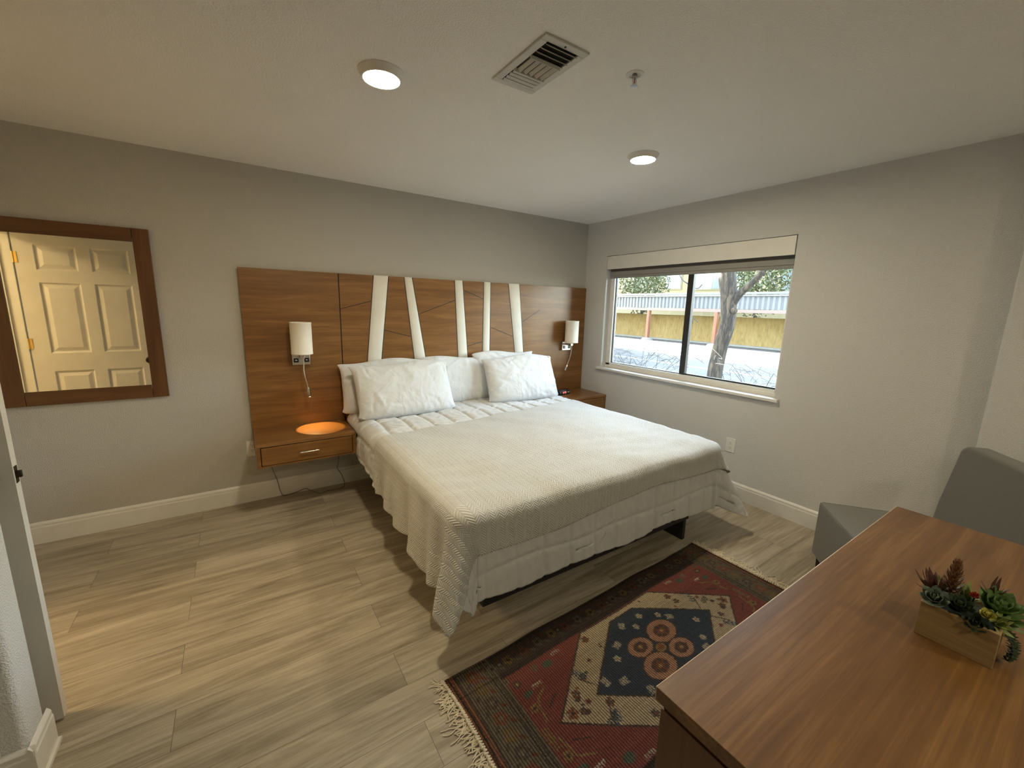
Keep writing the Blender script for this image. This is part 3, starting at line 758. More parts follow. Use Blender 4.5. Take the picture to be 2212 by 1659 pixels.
# ================================================================ rug
RW, RL = .80, 1.825
rug = thing('area_rug', (-2.765, -2.232, 0), 'faded red patterned rug with a dark blue diamond, lying between bed and desk', 'rug', rz=math.radians(2.3))
def rug_mesh():
    ns, nt = 640, 280
    s = np.linspace(0, RL, ns + 1)[None, :]; t = np.linspace(0, RW, nt + 1)[:, None]
    Sg = np.broadcast_to(s, (nt + 1, ns + 1)); Tg = np.broadcast_to(t, (nt + 1, ns + 1))
    r = np.random.RandomState(5)
    jit = .0035 * (r.rand(*Sg.shape) - .5) * 2
    a, b = Sg + jit, Tg + .0025 * (r.rand(*Sg.shape) - .5) * 2
    C = np.zeros(Sg.shape + (3,))
    dark = np.array([.052, .036, .027]); olive = np.array([.115, .092, .062]); rust = np.array([.20, .075, .038]); red = np.array([.175, .048, .036])
    cream = np.array([.37, .285, .175]); blue = np.array([.032, .042, .055]); tan = np.array([.33, .17, .10]); green = np.array([.07, .085, .055]); gold = np.array([.30, .19, .07]); pale = np.array([.45, .38, .27])
    C[:] = dark
    endb = (a < .195) | (a > RL - .195); C[endb] = olive
    m = (np.minimum(a, RL - a) < .030); C[m] = rust
    m = (np.abs(np.minimum(a, RL - a) - .036) < .004); C[m] = dark
    m = (np.abs(np.minimum(a, RL - a) - .012) < .005); C[m] = dark * .6
    for e in (.160, .178): C[(np.abs(np.minimum(a, RL - a) - e) < .004)] = dark
    fld = (a > .195) & (a < RL - .195) & (b > .128) & (b < RW - .128); C[fld] = red
    C[((np.abs(b - .120) < .005) | (np.abs(b - (RW - .120)) < .005)) & (a > .19) & (a < RL - .19)] = dark * .5
    cx, cy = RL / 2 - .012, RW / 2
    da, db = np.abs(a - cx), np.abs(b - cy)
    crm = (da + db * 1.36 < .612) & (db < .262); edge = (da + db * 1.36 < .624) & (db < .268) & ~crm & fld
    C[edge & fld] = dark; C[crm & fld] = cream
    blu = (da + db * 1.42 < .412) & (db < .232); e2 = (da + db * 1.42 < .426) & (db < .240) & ~blu
    C[e2] = dark; C[blu] = blue
    def ell(x, y, rx, ry, col, ang=0, amp=1.0, m0=None):
        ca, sa = math.cos(ang), math.sin(ang); u = (a - x) * ca + (b - y) * sa; v = -(a - x) * sa + (b - y) * ca
        m = (u / rx) ** 2 + (v / ry) ** 2 < 1
        if m0 is not None: m &= m0
        C[m] = C[m] * (1 - amp) + np.asarray(col) * amp
    def line(x0, y0, x1, y1, w, col):
        L = math.hypot(x1 - x0, y1 - y0); ux, uy = (x1 - x0) / L, (y1 - y0) / L
        q = (a - x0) * ux + (b - y0) * uy; v = -(a - x0) * uy + (b - y0) * ux
        C[(q > 0) & (q < L) & (np.abs(v) < w)] = col
    # four lobes and the centre
    for sx, sy in ((-1, -1), (1, -1), (1, 1), (-1, 1)):
        big = (sx * sy > 0)
        rx, ry = (.084, .060) if not big else (.066, .048)
        x, y = cx + sx * (.086 if not big else .080), cy + sy * (.058 if not big else .054)
        ell(x, y, rx + .007, ry + .007, dark); ell(x, y, rx, ry, tan); ell(x, y, rx * .55, ry * .58, rust * .8)
        for k in range(7): w = 2 * PI * k / 7; ell(x + rx * .42 * math.cos(w), y + ry * .42 * math.sin(w), .011, .009, dark * 1.3)
        ell(x, y, .010, .008, gold)
    ell(cx, cy, .034, .026, dark); ell(cx, cy, .028, .021, gold * .8); ell(cx, cy, .020, .015, rust)
    def flower(x, y, c1, c2, R_=.014):
        for k in range(5): w = 2 * PI * k / 5 + .3; ell(x + R_ * .8 * math.cos(w), y + R_ * .8 * math.sin(w), R_ * .5, R_ * .45, c1)
        ell(x, y, R_ * .42, R_ * .4, c2)
    def sprig(x, y, ang, col, L=.05):
        ca, sa = math.cos(ang), math.sin(ang); line(x, y, x + L * ca, y + L * sa, .0022, col)
        for k in range(4):
            q = L * (k + .6) / 4
            for s_ in (-1, 1): ell(x + q * ca - s_ * .009 * sa, y + q * sa + s_ * .009 * ca, .009, .0035, col, ang + s_ * .8)
    def comb(x, y, col):
        line(x - .024, y, x + .024, y, .0025, col)
        for k in range(5): line(x - .022 + k * .011, y, x - .022 + k * .011, y + .014, .0018, col)
    # cream ring
    for k in range(46):
        w = 2 * PI * k / 46; R1 = .47 + .05 * ((k * 7) % 3 - 1); q = .47 + .05 * ((k * 5) % 3 - 1)
        x = cx + q * np.sign(math.cos(w)) * abs(math.cos(w)) ** 1.5; y = cy + .36 * np.sign(math.sin(w)) * abs(math.sin(w)) ** 1.5
        if abs(y - cy) > .25: continue
        dd = abs(x - cx) + abs(y - cy) * 1.3
        if dd > .575 or (abs(x - cx) + abs(y - cy) * 1.42 < .455): continue
        if k % 4 == 0: sprig(x, y, w, green * .7, .055)
        elif k % 4 == 1: flower(x, y, rust * .7, green, .016)
        elif k % 4 == 2: flower(x, y, dark * 1.6, rust, .014)
        else: flower(x, y, red, dark, .010)
    for k in range(34):
        x = cx + r.uniform(-.55, .55); y = cy + r.uniform(-.25, .25); dd = abs(x - cx) + abs(y - cy) * 1.3
        if dd < .575 and abs(x - cx) + abs(y - cy) * 1.42 > .45: ell(x, y, .008, .006, [rust, dark * 1.5, green][k % 3], .8)
    for sx in (-1, 1):
        flower(cx + sx * .555, cy, rust, dark, .020); ell(cx + sx * .50, cy - .03, .013, .010, dark * 1.4); ell(cx + sx * .50, cy + .03, .013, .010, dark * 1.4)
        for sy in (-1, 1):
            line(cx + sx * .39, cy + sy * .03, cx + sx * .44, cy + sy * .10, .003, dark * 1.4); sprig(cx + sx * .40, cy + sy * .08, sy * .9 if sx > 0 else PI - sy * .9, blue * 1.6, .07)
    # blue ground
    for k, (x, y) in enumerate([(-.30, .02), (-.22, -.07), (-.21, .09), (.30, 0), (.22, -.08), (.22, .08), (-.07, -.17), (.07, -.18), (-.04, .18), (.09, .17), (-.145, -.13), (.16, -.13), (-.345, 0), (.0, -.145), (.16, .12)]):
        (flower if k % 2 else sprig)(*((cx + x, cy + y, pale * .8, gold, .014) if k % 2 else (cx + x, cy + y, k * .9, pale * .75, .040)))
    # red field
    for sx in (-1, 1):
        for sy in (-1, 1):
            f = lambda x, y: (cx + sx * x, cy + sy * y)
            comb(*f(.60, .18), pale * .9); comb(*f(.43, .255), pale * .7)
            ell(*f(.50, .225), .026, .018, green); line(*f(.66, .03), *f(.64, .12), .004, gold * .7); line(*f(.64, .12), *f(.58, .15), .004, gold * .7)
            flower(*f(.67, .10), gold * .7, dark, .016); flower(*f(.67, .22), dark * 1.4, gold, .016); flower(*f(.56, .24), olive, rust, .014); ell(*f(.655, .16), .022, .014, green); sprig(*f(.69, .02), 1.4, gold * .6, .05)
            line(*f(.56, .10), *f(.62, .07), .003, dark); flower(*f(.70, .255), olive, dark, .012)
    # borders
    for k in range(20):
        x = .10 + k * (RL - .2) / 19
        for y in (.062, RW - .062):
            flower(x, y, [rust * .55, olive * .9, gold * .45][k % 3], dark * .5, .020)
            ell(x + .04, y + .02, .016, .006, olive * .8, .6); ell(x + .045, y - .022, .014, .006, rust * .5, -.6)
            if k % 4 == 1: ell(x + .04, y, .006, .004, pale * .6)
    for k in range(11):
        y = .05 + k * (RW - .1) / 10
        for x in (.100, RL - .100):
            flower(x, y, [rust * .8, gold * .5, dark * 1.6][k % 3], olive * 1.3, .024); ell(x + .035, y + .03, .016, .007, rust * .6, .8); ell(x - .035, y + .03, .014, .007, dark * 1.4, -.8)
    for yy in (.012, .108, RW - .012, RW - .108): C[np.abs(b - yy) < .004] = C[np.abs(b - yy) < .004] * .5
    C *= (1 + .55 * (r.rand(*Sg.shape)[..., None] - .5)) * (1 + .22 * (r.rand(nt + 1, 1, 1) - .5))
    C = np.clip(C, .004, 1)
    Z = .007 + .0012 * np.sin(Sg * 7 + 1) + .001 * np.sin(Tg * 11)
    Z = Z + .009 * np.exp(-((Tg) / .10) ** 2) * (.3 + .7 * np.sin(Sg * 8.5 + .6) ** 2) * .5
    Y = -(Tg + .004 * np.sin(Sg * 9) * (1 - Tg / RW)); X = Sg + .010 * np.sin(Tg * 7 + .4) * (1 - Sg / RL)
    V = np.stack([X, Y, Z], -1).reshape(-1, 3)
    i = np.arange(ns)[None, :]; j = np.arange(nt)[:, None]; o = j * (ns + 1) + i
    F = np.stack([o, o + ns + 1, o + ns + 2, o + 1], -1).reshape(-1, 4)
    me = bpy.data.meshes.new('pile')
    me.vertices.add(len(V)); me.vertices.foreach_set('co', V.ravel()); me.loops.add(F.size); me.loops.foreach_set('vertex_index', F.ravel().astype(np.int32))
    me.polygons.add(len(F)); me.polygons.foreach_set('loop_start', np.arange(0, F.size, 4, dtype=np.int32)); me.update(calc_edges=True)
    ca = me.color_attributes.new('weave', 'FLOAT_COLOR', 'POINT'); ca.data.foreach_set('color', np.concatenate([C.reshape(-1, 3), np.ones((C.shape[0] * C.shape[1], 1))], 1).ravel())
    return me
k = NT('rug_weave'); at = k.n('ShaderNodeAttribute'); at.attribute_name = 'weave'
v = k.coord(); sx = k.n('ShaderNodeSeparateXYZ'); k.l(v, sx.inputs[0])
rib = k.math('SINE', k.math('MULTIPLY', k.math('ADD', sx.outputs[0], k.math('MULTIPLY', k.noise(v, 30, 2), .003)), 2 * PI / .0108))
rib01 = k.math('MULTIPLY_ADD', rib, .5, .5)
cc = k.mix(k.math('MULTIPLY', k.math('SUBTRACT', 1.0, rib01), .75), at.outputs['Color'], (.02, .015, .012, 1))
k.l(cc, k.b.inputs['Base Color']); k.set(Roughness=.95); k.b.inputs['Specular IOR Level'].default_value = .1
k.l(k.bump(rib01, .8, .003, k.bump(k.noise(v, 600, 2), .5, .002)), k.b.inputs['Normal']); M['rug'] = k.m
pl_ = link('pile', rug_mesh(), M['rug'], rug, smooth=True, ang=180, local=True)
so = pl_.modifiers.new('solid', 'SOLIDIFY'); so.thickness = .006; so.offset = -1
M['fringe'] = plain('cream_cotton_fringe', (.62, .54, .40, 1), .95)
for side in (0, 1):
    mb = MB(); r = random.Random(3 + side)
    y = 0
    while y < RW:
        x0 = (.010 * math.sin(y * 7 + .4) if side == 0 else RL); sgn = -1 if side == 0 else 1
        L = r.uniform(.035, .075); yaw = r.uniform(-.6, .6)
        if r.random() < .10: L *= 1.4
        kx = x0 + sgn * r.uniform(.009, .014)
        mb.tube([(x0, -y, .006), (kx, -y, .009)], [.0036, .0044], 5)
        mb.lathe([(.001, -.006), (.0062, -.003), (.0062, .003), (.001, .006)], c=(kx, -y, .010), n=6)
        for q in range(3):
            ya = yaw + r.uniform(-.35, .35); pts = [Vector((kx, -y, .007))]; ang = ya; n_ = 6
            for i in range(n_):
                ang += r.uniform(-.5, .5); pts.append(pts[-1] + Vector((sgn * math.cos(ang), math.sin(ang), 0)) * L / n_)
            for i, p in enumerate(pts): p.z = .0035 + .004 * r.random() * (1 - i / n_) + .0015 * q
            mb.tube(pts, .0021, 4)
        y += r.uniform(.008, .0125)
    mb.build('fringe', M['fringe'], rug, local=True, ang=80, kind='stuff')

# ================================================================ desk
dk = thing('desk', (-1.905, -3.46, 0), 'brown wood-grain desk in the lower right corner of the room view', 'desk')
DX0, DX1, DY0, DY1 = -2.684, -1.128, -3.84, -3.131
box('desktop', M['desk'], DX0, DX1, DY0, DY1 - .0012, .719, .75, dk, .0012)
box('edge_glint', M['edge'], DX0 + .001, DX1 - .001, DY1 - .0012, DY1, .7205, .7495, dk)  # light strip drawn as the window glint along the far edge
box('side_panel', M['deskside'], DX0 + .010, DX0 + .036, DY0 + .01, DY1 - .010, 0, .700, dk, .001)
box('side_panel', M['deskside'], DX1 - .036, DX1 - .010, DY0 + .01, DY1 - .010, 0, .700, dk, .001)
box('support_rail', M['deskside'], DX0 + .014, DX1 - .014, DY0 + .014, DY1 - .014, .700, .7188, dk)
box('modesty_panel', M['deskside'], DX0 + .036, DX1 - .036, DY0 + .06, DY0 + .078, .30, .70, dk)

# ================================================================ succulent planter
pt = thing('succulent_planter', (-1.935, -3.445, .75), 'small wooden box of artificial succulents standing on the desk', 'planter')
bx0, bx1, by0, by1, bz = -2.006, -1.870, -3.510, -3.380, .750
mb = MB(); t_ = .009
mb.box(bx0, bx0 + t_, by0, by1, bz, bz + .088); mb.box(bx1 - t_, bx1, by0, by1, bz, bz + .088)
mb.box(bx0 + t_, bx1 - t_, by0, by0 + t_, bz, bz + .086); mb.box(bx0 + t_, bx1 - t_, by1 - t_, by1, bz, bz + .086); mb.box(bx0 + t_, bx1 - t_, by0 + t_, by1 - t_, bz, bz + .008)
mb.build('wooden_box', M['bamboo'], pt, .0012)
def leafmat(name, c1, c2):
    k = NT(name); k.l(k.ramp(k.noise(k.coord(), 60, 3), [(.35, c1), (.65, c2)]), k.b.inputs['Base Color']); k.set(Roughness=.5); return k.m
LG = leafmat('grey_green_leaf', (.105, .135, .10, 1), (.17, .205, .155, 1)); LM = leafmat('mid_green_leaf', (.085, .15, .045, 1), (.15, .24, .08, 1)); LD = leafmat('dark_green_leaf', (.018, .030, .016, 1), (.04, .06, .03, 1))
LB = leafmat('maroon_leaf', (.055, .022, .018, 1), (.11, .045, .028, 1)); LR = leafmat('rust_leaf', (.13, .055, .025, 1), (.22, .10, .045, 1)); LY = leafmat('yellow_petal', (.42, .40, .07, 1), (.60, .56, .16, 1)); LRd = leafmat('red_petal', (.28, .02, .02, 1), (.45, .05, .03, 1)); LL = leafmat('lime_leaf', (.20, .25, .07, 1), (.32, .36, .13, 1))
MOSS = plain('dark_moss', (.02, .025, .012, 1), .95, bump=(200, .6, .003))
mb = MB(); mb.box(bx0 + t_, bx1 - t_, by0 + t_, by1 - t_, bz + .06, bz + .080); mb.build('moss', MOSS, pt, .004)
def leaf(mb, base, d, up, L, W, T, curl=.3, tip=.5):
    d = Vector(d).normalized(); up = (Vector(up) - d * Vector(up).dot(d)).normalized(); s = d.cross(up)
    n = 7; rings = []
    for i in range(n):
        u = i / (n - 1); w = W * (math.sin(PI * min(1, (u * .82 + .12)) ** 1) ** .8) * (1 if u < .9 else .45); th = T * (1 - .6 * u)
        if i == n - 1: w = W * .06; th = T * .1
        c = Vector(base) + d * (L * u) + up * (curl * L * u * u)
        rings.append([c - s * w, c - up * th * .8, c + s * w, c + up * th * .35])
    vs = [p for r_ in rings for p in r_]; fs = [(j * 4 + i, j * 4 + (i + 1) % 4, (j + 1) * 4 + (i + 1) % 4, (j + 1) * 4 + i) for j in range(n - 1) for i in range(4)]
    fs += [(3, 2, 1, 0), tuple(range((n - 1) * 4, n * 4))]
    mb.add(vs, fs)
def rosette(name, c, ax, R_, mat, layers=4, per=7, W=.34, T=.10, curl=.35, open_=1.15):
    ax = Vector(ax).normalized(); q = ax.to_track_quat('Z', 'Y').to_matrix(); mb = MB()
    for l in range(layers):
        el = open_ * (1 - l / layers) ; Lf = R_ * (1 - .62 * l / layers)
        for i in range(per):
            a = 2 * PI * (i + .5 * (l % 2)) / per + l * .23; h = math.sin(PI / 2 - el); d = q @ Vector((math.cos(a) * math.sin(el), math.sin(a) * math.sin(el), h))
            leaf(mb, Vector(c) + ax * (.004 * l), d, ax, Lf, Lf * W * .5 * (1.1 if l else 1), R_ * T, curl)
    return mb.build(name, mat, pt, ang=50)
def spiky(name, c, ax, R_, mat, n, Wd=.10, spread=1.0, seed=1, curl=.25):
    r = random.Random(seed); ax = Vector(ax).normalized(); q = ax.to_track_quat('Z', 'Y').to_matrix(); mb = MB()
    for i in range(n):
        a = i * 2.4; el = spread * math.sqrt((i + .5) / n) ; d = q @ Vector((math.cos(a) * math.sin(el), math.sin(a) * math.sin(el), math.cos(el)))
        leaf(mb, c, d, ax, R_ * r.uniform(.8, 1.1), R_ * Wd, R_ * .05, curl * r.uniform(.2, 1.2))
    return mb.build(name, mat, pt, ang=50)
def conifer_like(name, c, ht, mat):
    mb = MB(); mb.tube([c, Vector(c) + Vector((-.004, 0, ht))], [.004, .002], 6)
    for l in range(9):
        z = .010 + (ht - .012) * l / 8.5; n = 8; R_ = .034 * (1 - .55 * (l / 8.5)) 
        for i in range(n):
            a = 2 * PI * (i + .5 * (l % 2)) / n; leaf(mb, Vector(c) + Vector((0, 0, z)), (math.cos(a), math.sin(a), .55 + .05 * l), (0, 0, 1), R_, .0035, .0022, .35)
    return mb.build(name, mat, pt, ang=60)
zt = bz + .082
rosette('grey_rosette', (-1.985, -3.402, zt + .012), (-.75, .10, .85), .036, LG, 4, 7, .62)
spiky('maroon_spikes', (-1.955, -3.392, zt + .014), (-.1, .25, 1), .058, LB, 12, .10, 1.0, 2)
spiky('pale_green_tuft', (-1.93, -3.408, zt + .012), (-.1, .15, 1), .040, LL, 14, .13, 1.2, 5)
conifer_like('rust_frond', (-1.945, -3.418, zt + .018), .092, LR)
spiky('lime_tuft', (-1.93, -3.440, zt + .016), (-.1, -.1, 1), .046, LL, 14, .12, 1.1, 8)
rosette('dark_cluster', (-1.975, -3.440, zt + .008), (-.5, 0, 1), .036, LD, 5, 8, .5)
rosette('dark_cluster', (-1.990, -3.470, zt + .000), (-.8, -.1, .6), .030, LD, 4, 8, .5)
rosette('red_flower', (-1.950, -3.456, zt + .042), (-.4, 0, 1), .013, LRd, 4, 7, .5)
MB().tube([(-1.945, -3.452, zt), (-1.950, -3.456, zt + .042)], .0016, 6).build('red_flower_stem', LD, pt)
rosette('green_rosette', (-1.930, -3.488, zt + .022), (-.45, -.30, 1), .052, LM, 5, 8, .62)
spiky('maroon_spikes', (-1.915, -3.478, zt + .045), (-.05, -.15, 1), .044, LB, 11, .075, 1.2, 4, .5)
rosette('yellow_flower', (-1.975, -3.482, zt + .022), (-.8, -.15, .9), .019, LY, 4, 6, .8, .14, .5)
spiky('green_tuft', (-1.965, -3.497, zt + .006), (-.6, -.5, .7), .036, LL, 12, .14, 1.2, 9)
spiky('green_tuft', (-1.935, -3.503, zt + .006), (-.2, -1, .6), .040, LM, 12, .12, 1.1, 10)
mb = MB(); r = random.Random(8)
for st in range(3):
    p = Vector((-1.965 + .012 * st, -3.512, zt - .004)); pts = [p.copy()]
    for i in range(8): pts.append(pts[-1] + Vector((r.uniform(-.003, .003), -.006 + .0012 * i, -.0075)))
    mb.tube(pts, .0012, 5)
    for q_ in pts[1:]:
        for a in range(4):
            w = a * PI / 2 + r.random(); leaf(mb, q_, (math.cos(w), math.sin(w) - .3, .1), (0, 0, 1), .011, .0034, .002, .2)
mb.build('trailing_succulent', LD, pt, ang=60)

# ================================================================ lounge chair
ch = thing('lounge_chair', (-.608, -2.705, 0), 'grey upholstered armless lounge chair in the corner behind the desk', 'chair', rz=math.atan2(-.628, -.778))
MB().box(0, .56, 0, .56, .135, .455).build('seat', M['greyfab'], ch, .012, seg=4, local=True)
mb = MB(); e_ = .012
mb.tube([(e_, .004, .4535), (.56 - e_, .004, .4535)], .0022, 6); mb.tube([(.004, e_, .4535), (.004, .5, .4535)], .0022, 6); mb.build('piping', M['greyfab'], ch, local=True)
def chair_back():
    n = 10; Rc = .055; W = .57; x0 = -.005
    pts = [(x0 + .02, .40)]
    pts += [(x0, .55), (x0 + .004, .88 - Rc - .03)]
    pts += [(x0 + .006 + Rc - Rc * math.cos(a), .88 - Rc + Rc * math.sin(a)) for a in [PI / 2 * i / n for i in range(n + 1)]]
    pts += [(x0 + W - .006 - Rc + Rc * math.sin(a), .88 - Rc + Rc * math.cos(a)) for a in [PI / 2 * i / n for i in range(n + 1)]]
    pts += [(x0 + W - .004, .88 - Rc - .03), (x0 + W, .55), (x0 + W - .02, .40)]
    mb = MB(); mb.prism(pts, 'y', .505, .600); sh_ = lambda z: .22 * max(0, z - .42) - .15 * max(0, z - .42) ** 2
    mb.v = [(x, y + sh_(z), z) for x, y, z in mb.v]; return mb
chair_back().build('backrest', M['greyfab'], ch, .018, seg=4, local=True, ang=40)
for x, y in ((.035, .035), (.525, .035), (.035, .52), (.525, .52)):
    MB().lathe([(.012, 0), (.020, .15)], c=(x, y, 0), n=4).build('leg', M['black'], ch, .002, local=True, ang=20)

# ================================================================ outdoors
GZ = -.55
k = NT('asphalt'); v = k.coord(); k.l(k.ramp(k.noise(v, 1.2, 6, .6), [(.3, (.028, .028, .028, 1)), (.7, (.045, .045, .044, 1))]), k.b.inputs['Base Color']); k.set(Roughness=.9); k.l(k.bump(k.noise(v, 90, 3), .5, .01), k.b.inputs['Normal']); M['asphalt'] = k.m
k = NT('tan_block_wall'); v = k.coord(scale=(3, 3, .8)); k.l(k.ramp(k.noise(v, 3.0, 6, .7, .6), [(.3, (.12, .078, .022, 1)), (.5, (.175, .122, .042, 1)), (.72, (.215, .16, .066, 1))]), k.b.inputs['Base Color']); k.set(Roughness=.95); M['tanwall'] = k.m
M['concrete'] = plain('pale_concrete', (.14, .135, .12, 1), .9, bump=(60, .3, .004))
M['metalwhite'] = plain('white_corrugated_metal', (.105, .11, .118, 1), .55)
M['salmon'] = plain('salmon_painted_steel', (.15, .06, .033, 1), .6)
M['pinkbeam'] = plain('faded_pink_steel', (.15, .10, .09, 1), .6)
M['stucco'] = plain('cream_stucco', (.125, .107, .06, 1), .95)
M['blueglass'] = plain('pale_blue_window', (.055, .075, .085, 1), .15)
k = NT('tree_bark'); v = k.coord(scale=(1, 1, .22)); n_ = k.noise(v, 16, 6, .7, .8); k.l(k.ramp(n_, [(.40, (.006, .005, .003, 1)), (.5, (.022, .015, .009, 1)), (.62, (.062, .044, .028, 1))]), k.b.inputs['Base Color']); k.set(Roughness=.95); k.l(k.bump(n_, 1.0, .03), k.b.inputs['Normal']); M['bark'] = k.m
M['twig'] = plain('grey_twig', (.018, .018, .017, 1), .9)
M['needle'] = leafmat('evergreen_leaf', (.018, .026, .008, 1), (.06, .07, .022, 1))
M['gravel'] = plain('dry_leaf_litter', (.055, .045, .036, 1), .95, bump=(40, .8, .01))
structure(box('ground_parking_lot', M['asphalt'], .2, 60, -40, 60, GZ - .1, GZ, smooth=False), 'grey parking lot outside the window')
structure(box('ground_planting_bed', M['gravel'], .2, 4.6, -12, 14, GZ, GZ + .04, smooth=False), 'planting bed outside below the window')
tag(box('road_line', M['concrete'], 10.9, 11.15, -12, 12, GZ, GZ + .004, smooth=False), 'pale painted line across the parking lot', 'road marking')
fw = thing('block_wall', (22.5, 12, GZ), 'tan stained block wall across the parking lot', 'wall')
box('wall_body', M['tanwall'], 22.4, 22.6, -20, 45, GZ, 1.233, fw, smooth=False)
box('kerb', M['concrete'], 22.1, 22.4, -20, 45, GZ, GZ + .12, fw, .02)
cp = thing('carport', (21.1, 12, GZ), 'long carport with pale corrugated fascia in front of the tan wall', 'carport')
mb = MB(); prof = []
x = 0; y = -16
pts = []
while y < 44: pts += [(20.98, y), (20.98, y + .11), (21.03, y + .14), (21.03, y + .25)]; y += .28
vs = [(a, b, 1.70) for a, b in pts] + [(a, b, 2.42) for a, b in pts]; n_ = len(pts)
mb.add(vs, [(i, i + 1, i + 1 + n_, i + n_) for i in range(n_ - 1)]); fo = mb.build('corrugated_fascia', M['metalwhite'], cp, smooth=False)
sm = fo.modifiers.new('solid', 'SOLIDIFY'); sm.thickness = .01
box('gutter', M['metalwhite'], 20.9, 21.1, -16, 44, 2.43, 2.50, cp, .01); box('gutter', M['metalwhite'], 20.94, 21.1, -16, 44, 2.54, 2.66, cp, .01)
box('roof_deck', M['metalwhite'], 21.05, 24.5, -16, 44, 2.30, 2.36, cp, smooth=False)
box('beam', M['pinkbeam'], 20.95, 21.15, -16, 44, 1.50, 1.68, cp, .01)
for y in (-4.2, .78, 5.76, 10.74, 15.72, 20.70, 25.7):
    mb = MB(); mb.box(20.92, 21.18, y - .09, y + .09, GZ + .10, 1.50); mb.build('post', M['salmon'], cp, .01)
    MB().lathe([(.42, 0), (.36, .10), (.18, .16)], c=(21.05, y, GZ), n=20).build('post_footing', M['concrete'], cp)
ap = thing('apartment_building', (36, 20, GZ), 'cream two-storey apartment building behind the carport', 'building')
box('wall', M['stucco'], 34, 44, 2, 31, GZ, 9, ap, smooth=False)
for y0, y1, z0, z1 in ((22.4, 24.2, 3.70, 5.6), (18.2, 20.9, 3.60, 5.5), (16.0, 17.4, 3.3, 5.4), (12.0, 13.1, 2.5, 5.2), (26.6, 28.4, 3.7, 5.6), (6, 8, 3.4, 5.4)):
    f_ = MB().box(33.95, 34.02, y0 - .1, y1 + .1, z0 - .1, z1 + .1).build('window', M['stucco'], ap)
    MB().box(33.92, 33.97, y0, y1, z0, z1).build('pane', M['blueglass'], f_)
    for q in (1, 2): MB().box(33.90, 33.93, y0 + (y1 - y0) * q / 3 - .03, y0 + (y1 - y0) * q / 3 + .03, z0, z1).build('mullion', M['metalwhite'], f_)
box('balcony_slab', M['stucco'], 32.8, 34, 14.5, 25, 2.95, 3.2, ap, .02)
ng = thing('added_shade_wing', (8, 17, GZ), 'cream building wing added out of view to shade the near parking lot', 'building')  # unseen wing, added to throw shade over the near ground
box('wall', M['stucco'], 1.0, 14.4, 13.9, 22, GZ, 8.6, ng, smooth=False); box('roof', M['concrete'], .7, 14.6, 13.7, 22.2, 8.6, 8.9, ng, .02)
def evergreen(loc, R_, hz, label, seed):
    t = thing('evergreen_tree', loc, label, 'tree', 'evergreen trees behind the carport'); r = random.Random(seed); mb = MB(); lx, ly, lz = loc
    for i in range(2600):
        while True:
            d = Vector((r.uniform(-1, 1), r.uniform(-1, 1), r.uniform(-1, 1)))
            if .25 < d.length < 1: break
        d = d * (1 + .18 * math.sin(d.x * 7 + seed) * math.sin(d.z * 6)); p = Vector((lx, ly, lz + hz)) + Vector((d.x * R_, d.y * R_, d.z * R_ * 1.15))
        a = Vector((r.uniform(-1, 1), r.uniform(-1, 1), r.uniform(-.3, 1))).normalized(); b = a.cross(Vector((r.random(), r.random(), r.random()))).normalized(); s_ = r.uniform(.09, .19)
        mb.add([p - a * s_, p + b * s_ * .4, p + a * s_, p - b * s_ * .4], [(0, 1, 2, 3)])
    mb.build('foliage', M['needle'], t, smooth=False)
    MB().tube([(lx, ly, lz), (lx + .1, ly, lz + hz * .6), (lx, ly, lz + hz)], [.2, .14, .06], 8).build('trunk', M['bark'], t)
evergreen((27, 21.3, GZ), 2.1, 4.3, 'round evergreen tree behind the left part of the carport', 2)
evergreen((28, 12.0, GZ), 2.1, 4.3, 'large evergreen tree behind the right part of the carport', 3)
def branch(mb, p, d, L, r0, depth, r, minr=.003):
    pts = [Vector(p)]; n = 6; d = Vector(d).normalized()
    for i in range(n):
        d = (d + Vector((r.uniform(-.22, .22), r.uniform(-.22, .22), r.uniform(-.12, .2)))).normalized(); pts.append(pts[-1] + d * L / n)
    mb.tube(pts, [r0 * (1 - .6 * i / n) for i in range(n + 1)], 7 if r0 > .02 else 5)
    if depth > 0:
        for i in range(3 if depth > 1 else 4):
            q = pts[r.randint(2, n)]; dd = (d + Vector((r.uniform(-.9, .9), r.uniform(-.9, .9), r.uniform(-.5, .7)))).normalized()
            branch(mb, q, dd, L * r.uniform(.45, .7), r0 * .45, depth - 1, r)
def sstep(P, R0, n=5):
    pp = smooth_pts([p for p in P], n); rr = [R0[min(int(i / n), len(R0) - 1)] * (1 - (i % n) / n) + R0[min(int(i / n) + 1, len(R0) - 1)] * (i % n) / n for i in range(len(pp))]
    return pp, rr
tr_ = thing('bare_tree', (7, 2.3, GZ), 'bare tree with a thick leaning trunk just outside the window', 'tree')
P = [(7, 2.28, GZ), (7, 2.38, -.14), (7, 2.32, .60), (7, 2.20, 1.22), (7, 2.25, 1.9), (7, 2.35, 2.4), (6.95, 2.42, 3.2), (7.1, 2.3, 4.4)]
rr = [.22, .185, .178, .172, .19, .20, .15, .10]
pp, r3 = sstep(P, rr, 6); mb = MB(); mb.tube(pp, r3, 20); mb.build('trunk', M['bark'], tr_, ang=80)
r = random.Random(5)
mb = MB(); pp, r3 = sstep([(7, 2.16, 1.66), (7, 2.02, 1.92), (7, 1.80, 2.15), (7, 1.55, 2.42), (6.9, 1.0, 3.2)], [.10, .085, .075, .068, .05], 5); mb.tube(pp, r3, 12); mb.build('branch', M['bark'], tr_, ang=80)
mb = MB(); mb.lathe([(.10, 0), (.085, .06), (.05, .10), (.02, .11)], n=12, mat=Matrix.Translation((6.95, 2.08, 1.56)) @ Matrix.Rotation(math.radians(70), 4, 'X')); mb.build('trunk_knot', M['bark'], tr_)
mb = MB()
